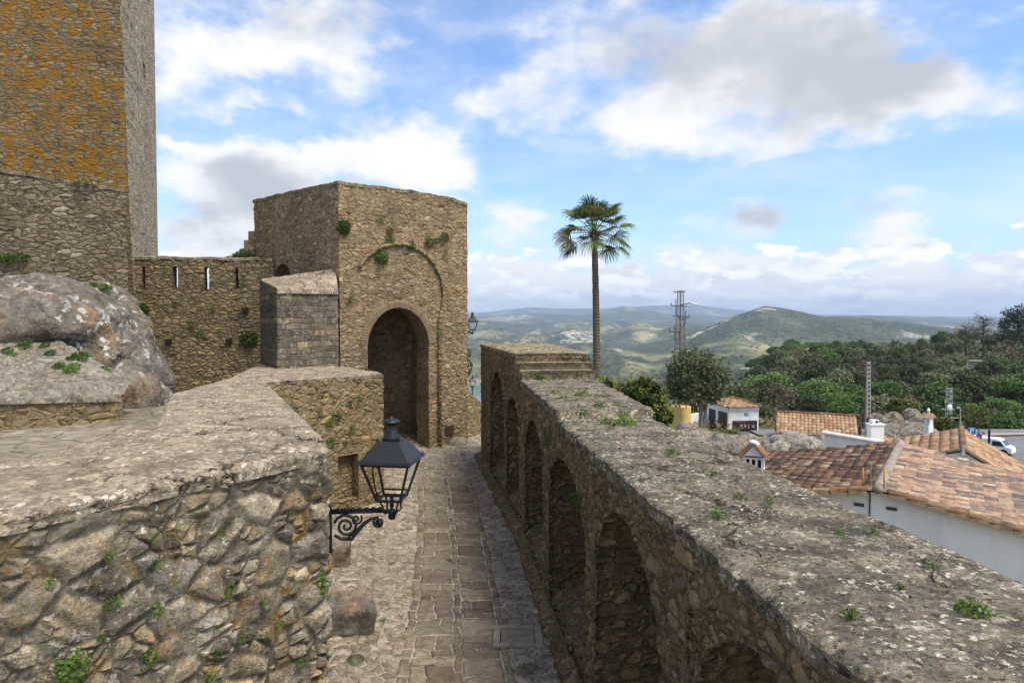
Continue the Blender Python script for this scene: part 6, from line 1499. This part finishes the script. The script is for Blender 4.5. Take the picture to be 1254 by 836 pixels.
# pale ruined wall among the trees
c = at(1200, 453, 185); T = thing('ruined_house', 'pale bare masonry house showing between the trees on the slope', 'house', (c.x, c.y, c.z - 3)); b = MB(); Rz = Matrix.Rotation(-.4, 3, 'Z'); b.box(c + Vector((-.5, 0, -1.2)), (5.5, 4, 7), Rz); b.build('wall', plain('pale_wall', (.40, .37, .32), .9, .3, .4, streak=.4), T)
b = MB(); b.box(c + Vector((-.5, 0, 2.45)), (6.0, 4.5, .3), Rz); b.build('roof', plain('pale_roof', (.26, .22, .18), .9, .3, .4), T)
b = MB(); b.box(c + Vector((2.5, -4, -4.0)), (8, 1, 2.2), Matrix.Rotation(-1.1, 3, 'Z')); b.build('yard_wall', plain('pale_wall2', (.44, .40, .33), .9, .3, .4, streak=.4), T)
# skyline trees on the crest
def airy(name, label, px, pytop, pybase, d, wpx, nclump, nleaf, size, mat, seed, tiers=True, twigs=40):
    rr = random.Random(seed); top, base = at(px, pytop, d), at(px, pybase, d); h = top.z - base.z; w = wpx / F * d / 2
    T = thing(name, label, 'tree', tuple(base)); b = MB(); b.tube([base + Vector((0, 0, -2)), base + Vector((0, 0, h * .5)), top + Vector((0, 0, -h * .08))], [.35, .22, .06], 7); tips = []
    for i in range(twigs):
        t = rr.uniform(.25, .97); s = base.lerp(top, t); a = rr.random() * 6.28; L = w * (1.05 - .5 * t) * rr.uniform(.5, 1.1); e = s + Vector((math.cos(a) * L, math.sin(a) * L, L * rr.uniform(-.05, .75)))
        b.tube([s, s.lerp(e, .5) + Vector((0, 0, -.05 * L)), e], [.11, .07, .02], 4); tips.append(e)
        for q in range(3):
            e2 = s.lerp(e, rr.uniform(.4, .9)); e3 = e2 + Vector((rr.gauss(0, .4), rr.gauss(0, .4), rr.uniform(.1, .8))) * w * .4; b.tube([e2, e3], [.045, .012], 3); tips.append(e3)
    b.build('trunk', BARK, T, True)
    b = MB(); rr.shuffle(tips)
    for e in tips[:nclump]:
        cr = w * rr.uniform(.16, .30)
        for q in range(nleaf):
            v = Vector((rr.gauss(0, 1), rr.gauss(0, 1), rr.gauss(0, .5))) * cr * .55; leafquad(b, e + v, size, rr, .6, .6)
    b.build('crown', mat, T)
DKC = leaf_mat('cedar_leaves', (.022, .032, .018), (.06, .075, .035), .3, .15)
airy('cedar_tree', 'tall dark tiered conifer against the sky on the crest', 1246, 377, 440, 190, 46, 110, 26, .55, DKC, 31)
airy('cedar_tree', 'shorter dark ragged conifer beside the tall tiered one on the crest', 1229, 392, 440, 200, 24, 60, 22, .5, DKC, 32)
airy('bare_tree', 'large leafless grey tree on the crest', 1204, 387, 430, 215, 40, 16, 10, .4, KINDS[3][2], 33, twigs=60)
airy('bare_tree', 'smaller brownish leafless tree on the crest beside the large one', 1183, 398, 432, 225, 30, 40, 12, .42, KINDS[3][2], 34, twigs=46)
# far woods that read as one mass
fw = MB(); rf = random.Random(5); cnt = 0
while cnt < 5200:
    px = rf.uniform(600, 1330); y = 430 * (4.2 ** rf.random()); x = (px - 627) / F * y
    z = terrain_z(x, y)
    if z < -195 and rf.random() < .8: continue
    if mnoise.noise(Vector((x * .004, y * .004, 2))) + .35 * mnoise.noise(Vector((x * .02, y * .02, 8))) < -.05: continue
    r = rf.uniform(2.2, 4.2); cnt += 1
    for k in range(14):
        d_ = Vector((rf.gauss(0, 1), rf.gauss(0, 1), abs(rf.gauss(0, 1)))).normalized(); leafquad(fw, (x + d_.x * r, y + d_.y * r, z + 1 + d_.z * r), 2.6, rf, .6, .8)
struct(fw.build('far_woods', leaf_mat('far_leaves', (.028, .042, .016), (.07, .085, .035), 0, .1)), 'stuff')

# ---------------------------------------------------------------- plants rooted in the masonry
def weed(label, p, size, n_, seed, normal=(0, 0, 1), flat=.7, name='wall_weed', mat=None, group='small weeds rooted in the masonry'):
    rr = random.Random(seed); b = MB(); tuft(b, p, size, n_, rr, Vector(normal), flat)
    nr = Vector(normal)
    for k in range(5): b.tube([Vector(p) - nr * .03, Vector(p) + Vector((rr.gauss(0, .3), rr.gauss(0, .3), .4)) * size + nr * size * .3], [.006, .003], 3)
    o = b.build(name, mat or M['weed'], None, origin=p); tag(o, label, 'plant', group)
def topz(px, py, zf):
    p = atz(px, py, zf(8))
    for _ in range(12): p = atz(px, py, zf(p.y))
    return p
AT = lambda y: -1.09 if y > 18.7 else arc_top(y) + .03
for i, (px, py, r, n_, lb_) in enumerate((
    (1190, 750, .075, 170, 'largest bright green weed on the arcade capping, nearest the camera'), (1042, 755, .045, 70, 'small flat green weed near the inner edge of the arcade capping'), (1105, 721, .035, 50, 'tiny olive weed on the arcade capping between the two nearest weeds'),
    (880, 634, .07, 90, 'green weed patch midway along the dark arcade capping'), (905, 612, .06, 50, 'yellowish weed dot on the arcade capping behind the midway patch'), (942, 614, .05, 40, 'faint weed at the middle of the arcade capping'), (1067, 654, .05, 45, 'small weed near the outer edge of the capping above the white gable'), (1027, 655, .05, 35, 'faint weed beside the one above the white gable'), (1140, 697, .05, 40, 'single weed by the outer edge of the capping, beyond the largest weed'),
    (823, 557, .09, 70, 'dark green weed on the capping just below the low step'), (873, 582, .07, 45, 'faint weed on the capping a little below the low step'), (765, 520, .16, 130, 'long weed strip along the low step of the wall'), (745, 519, .12, 80, 'weed clump at the middle of the low step'), (735, 499, .12, 80, 'weed on the flat stretch between step and blocks'), (713, 486, .14, 100, 'leafy weed in the middle of the flat stretch above the low step'), (680, 483, .11, 70, 'weed close to the wall edge above the arches'), (690, 489, .10, 60, 'tiny weed beside the one close to the wall edge'), (758, 498, .10, 55, 'weed near the shrub side of the flat stretch'), (711, 509, .13, 70, 'weed near the middle front of the flat stretch'))):
    p = topz(px, py, AT); rr = random.Random(i)
    weed(lb_, p, r * 1.25, n_, 200 + i, flat=1.0)
for i, (px, py, d, r, n_, lb_) in enumerate(((660, 463, 18.15, .26, 190, 'wide weed cushion on the upper tread of the wall steps'), (672, 472, 17.8, .24, 170, 'wide weed cushion at the foot of the wall steps'))):
    weed(lb_, at(px, py, d), r, n_, 240 + i, flat=.6)
AXa, AXb = (interp(-3, AX), -3), (interp(18, AX), 18)
def face_weed(px, py, A, B, r, n_, lb_, seed, out=.03, flip=False, mat=None):
    p = on_wall(px, py, A, B); d = Vector((B[0] - A[0], B[1] - A[1], 0)).normalized(); nn = Vector((d.y, -d.x, 0))
    if nn.dot(p) > 0: nn = -nn
    weed(lb_, p + nn * out, r, n_, seed, nn, .7, mat=mat)
face_weed(712, 612, AXa, AXb, .14, 130, 'fern like weed hanging from the arcade face beside the fourth arch', 260)
face_weed(672, 539, AXa, AXb, .17, 110, 'weed hanging from the arcade face above the third arch', 261)
GW = [(420, 278, .24, 260, 'largest round green cushion on the gate tower near its corner'), (467, 315, .24, 200, 'green cushion inside the blind arch at its crown edge'), (503, 301, .15, 110, 'small green cushion on the blind arch crown'), (477, 293, .18, 110, 'flat green cushion above the blind arch'), (466, 269, .13, 80, 'small cushion high on the gate tower above the blind arch'), (478, 281, .15, 90, 'dark cushion just above the flat one over the blind arch'), (525, 298, .17, 130, 'round cushion near the blind arch haunch, lower of a pair'), (534, 294, .14, 90, 'smaller cushion overlapping the pair near the blind arch haunch'), (544, 290, .18, 120, 'outermost cushion on the upper gate tower face'), (544, 310, .10, 50, 'tiny cushion below the outermost one on the gate tower'), (428, 367, .12, 60, 'dark cushion beside the buttress cap on the gate tower'), (538, 410, .14, 60, 'small dark cushion in the pilaster groove beside the archway')]
for i, (px, py, r, n_, lb_) in enumerate(GW): face_weed(px, py, GL, GR_, r * 1.12, int(n_ * 1.6), lb_, 280 + i, .04, mat=M['cushion'])
SW = [(192, 322, .0, 0, ''), (305, 415, .34, 190, 'dark fern clump low on the loophole wall near the buttress'), (174, 380, .28, 150, 'green clump on the loophole wall beside the boulder'), (297, 345, .15, 60, 'weed beside the last loophole'), (247, 408, .18, 70, 'weed at mid height of the loophole wall'), (260, 379, .15, 60, 'small weed below the loopholes'), (236, 398, .14, 50, 'faint weed left of the mid height one on the loophole wall'), (296, 382, .14, 50, 'small weed between fern clump and last loophole'), (270, 407, .14, 50, 'thin weed beside the fern clump on the loophole wall'), (216, 371, .14, 50, 'weed patch under the two open loopholes')]
for i, (px, py, r, n_, lb_) in enumerate(SW):
    if n_: face_weed(px, py, WL, WR, r, int(n_ * 1.5), lb_.replace(' left of', ' near'), 300 + i, mat=M['cushion'])
# near parapet joints
NW = [(133, 680, .035), (136, 738, .05), (188, 658, .03), (192, 690, .035), (188, 745, .045), (180, 803, .05), (86, 815, .09), (60, 712, .03), (268, 652, .03), (280, 722, .045), (294, 782, .04), (122, 779, .03), (255, 830, .05), (210, 560, .0), (366, 810, .045), (340, 765, .03), (160, 738, .03), (265, 797, .035), (322, 737, .03), (355, 628, .025)]
for i, (px, py, r) in enumerate(NW):
    if r: face_weed(px, py, OUT[1], OUT[2], r * 1.2, int(60 + r * 1500), 'small green weed in an open joint of the near rubble parapet' if r < .08 else 'largest fern clump low in the near parapet joints', 330 + i, .015)
face_weed(407, 712, (-1.54, 5.69), (-1.78, 6.45), .11, 120, 'leafy green weed at the parapet corner under the iron lamp', 360, .05)
RW = [(360, 503, .13), (412, 508, .16), (403, 517, .13), (392, 505, .1), (430, 526, .13), (405, 540, .17), (422, 541, .1), (428, 493, .1), (440, 487, .1), (372, 518, .1)]
for i, (px, py, r) in enumerate(RW): face_weed(px, py, OUT[4], OUT[5], r, int(50 + r * 500), 'bright green weed in the face of the recessed wall above its small niche', 370 + i, .02)
# tufts on the bank and along the boulder, set down on the stone itself
bpy.context.view_layer.update(); DG = bpy.context.evaluated_depsgraph_get()
def touch(px, py, d):
    r = ray(px, py).normalized(); ok, loc, nrm, *_ = S.ray_cast(DG, Vector((0, 0, 0)), r)
    return (loc - r * .03) if ok and abs(loc.y - d) < 5 else at(px, py, d)
BK = [(95, 440, 16.3, .40, 'largest grassy clump where the bank meets the boulder'), (30, 424, 16.6, .30, 'grassy clump at the upper end of the bank'), (88, 452, 15.6, .3, 'grassy clump just below the largest one on the bank'), (72, 449, 15.9, .22, 'narrow grassy clump on the paved bank'), (8, 431, 16.0, .24, 'grassy clump by the outer edge of the bank'), (15, 436, 15.7, .2, 'low grassy clump on the slope of the bank'), (62, 433, 16.3, .22, 'thin grassy clump at the foot of the boulder'), (55, 424, 16.6, .2, 'small grassy clump touching the boulder'), (105, 425, 16.6, .0, ''), (127, 452, 15.2, .16, 'pale grassy clump towards the lower end of the bank'), (133, 455, 15.0, .15, 'small clump at the lower end of the bank')]
for i, (px, py, d, r, lb_) in enumerate(BK):
    if r: weed(lb_, touch(px, py, d), r * .62, int(110 + r * 420), 400 + i, (0, -.5, .8), .6, 'grass_clump', M['weed'] if i % 3 else M['cushion'], 'grass clumps on the stone bank')
for i, (px, py, d, r, lb_) in enumerate(((22, 318, 18.3, .38, 'grassy clump at the top of the boulder below the dark wall'), (126, 355, 20.2, .32, 'bright clump on top of the boulder near the wall end'), (113, 350, 20.2, .2, 'small clump beside the bright one on the boulder'), (7, 316, 18.2, .25, 'clump beside the frame edge on top of the boulder'))): weed(lb_, touch(px, py, d), r * .85, 260, 430 + i, (0, -.4, .8), .6, 'grass_clump', M['cushion'], 'grass clumps on the boulder')
p = touch(104, 226, 22.9); weed('dry olive tuft growing on top of the dark retaining wall', p, .3, 170, 440, flat=.8, mat=M['weed_dry'])
p = at(300, 315, 28.5); weed('dark bushy weed on the stair beside the gate tower', p, .45, 260, 441, flat=.8, mat=M['bush'])
p = at(285, 317, 28.3); weed('smaller bushy weed trailing below the gate tower stair', p, .3, 140, 442, flat=.6, mat=M['bush'])
for i, (px, py, r) in enumerate(((605, 432, .2), (572, 450, .35), (573, 432, .2))):
    if i: weed(('leafy' if i == 1 else 'small') + ' creeper on the far corner of the gate tower below the lantern', at(px, py, 27.6), r, 140, 450 + i, (.8, -.5, 0), .5, mat=M['bush'])
for i, (px, py) in enumerate(((456, 664), (480, 690), (415, 738), (436, 739), (553, 656), (551, 686), (470, 760))): 
    p = at(px, py, 10); p = topz(px, py, lambda y: lane_z(-1.5, y) + .02); weed('tiny moss tuft between the cobbles of the lane', p, .09, 50, 460 + i, flat=.25, name='moss_tuft', group='moss tufts between the cobbles')
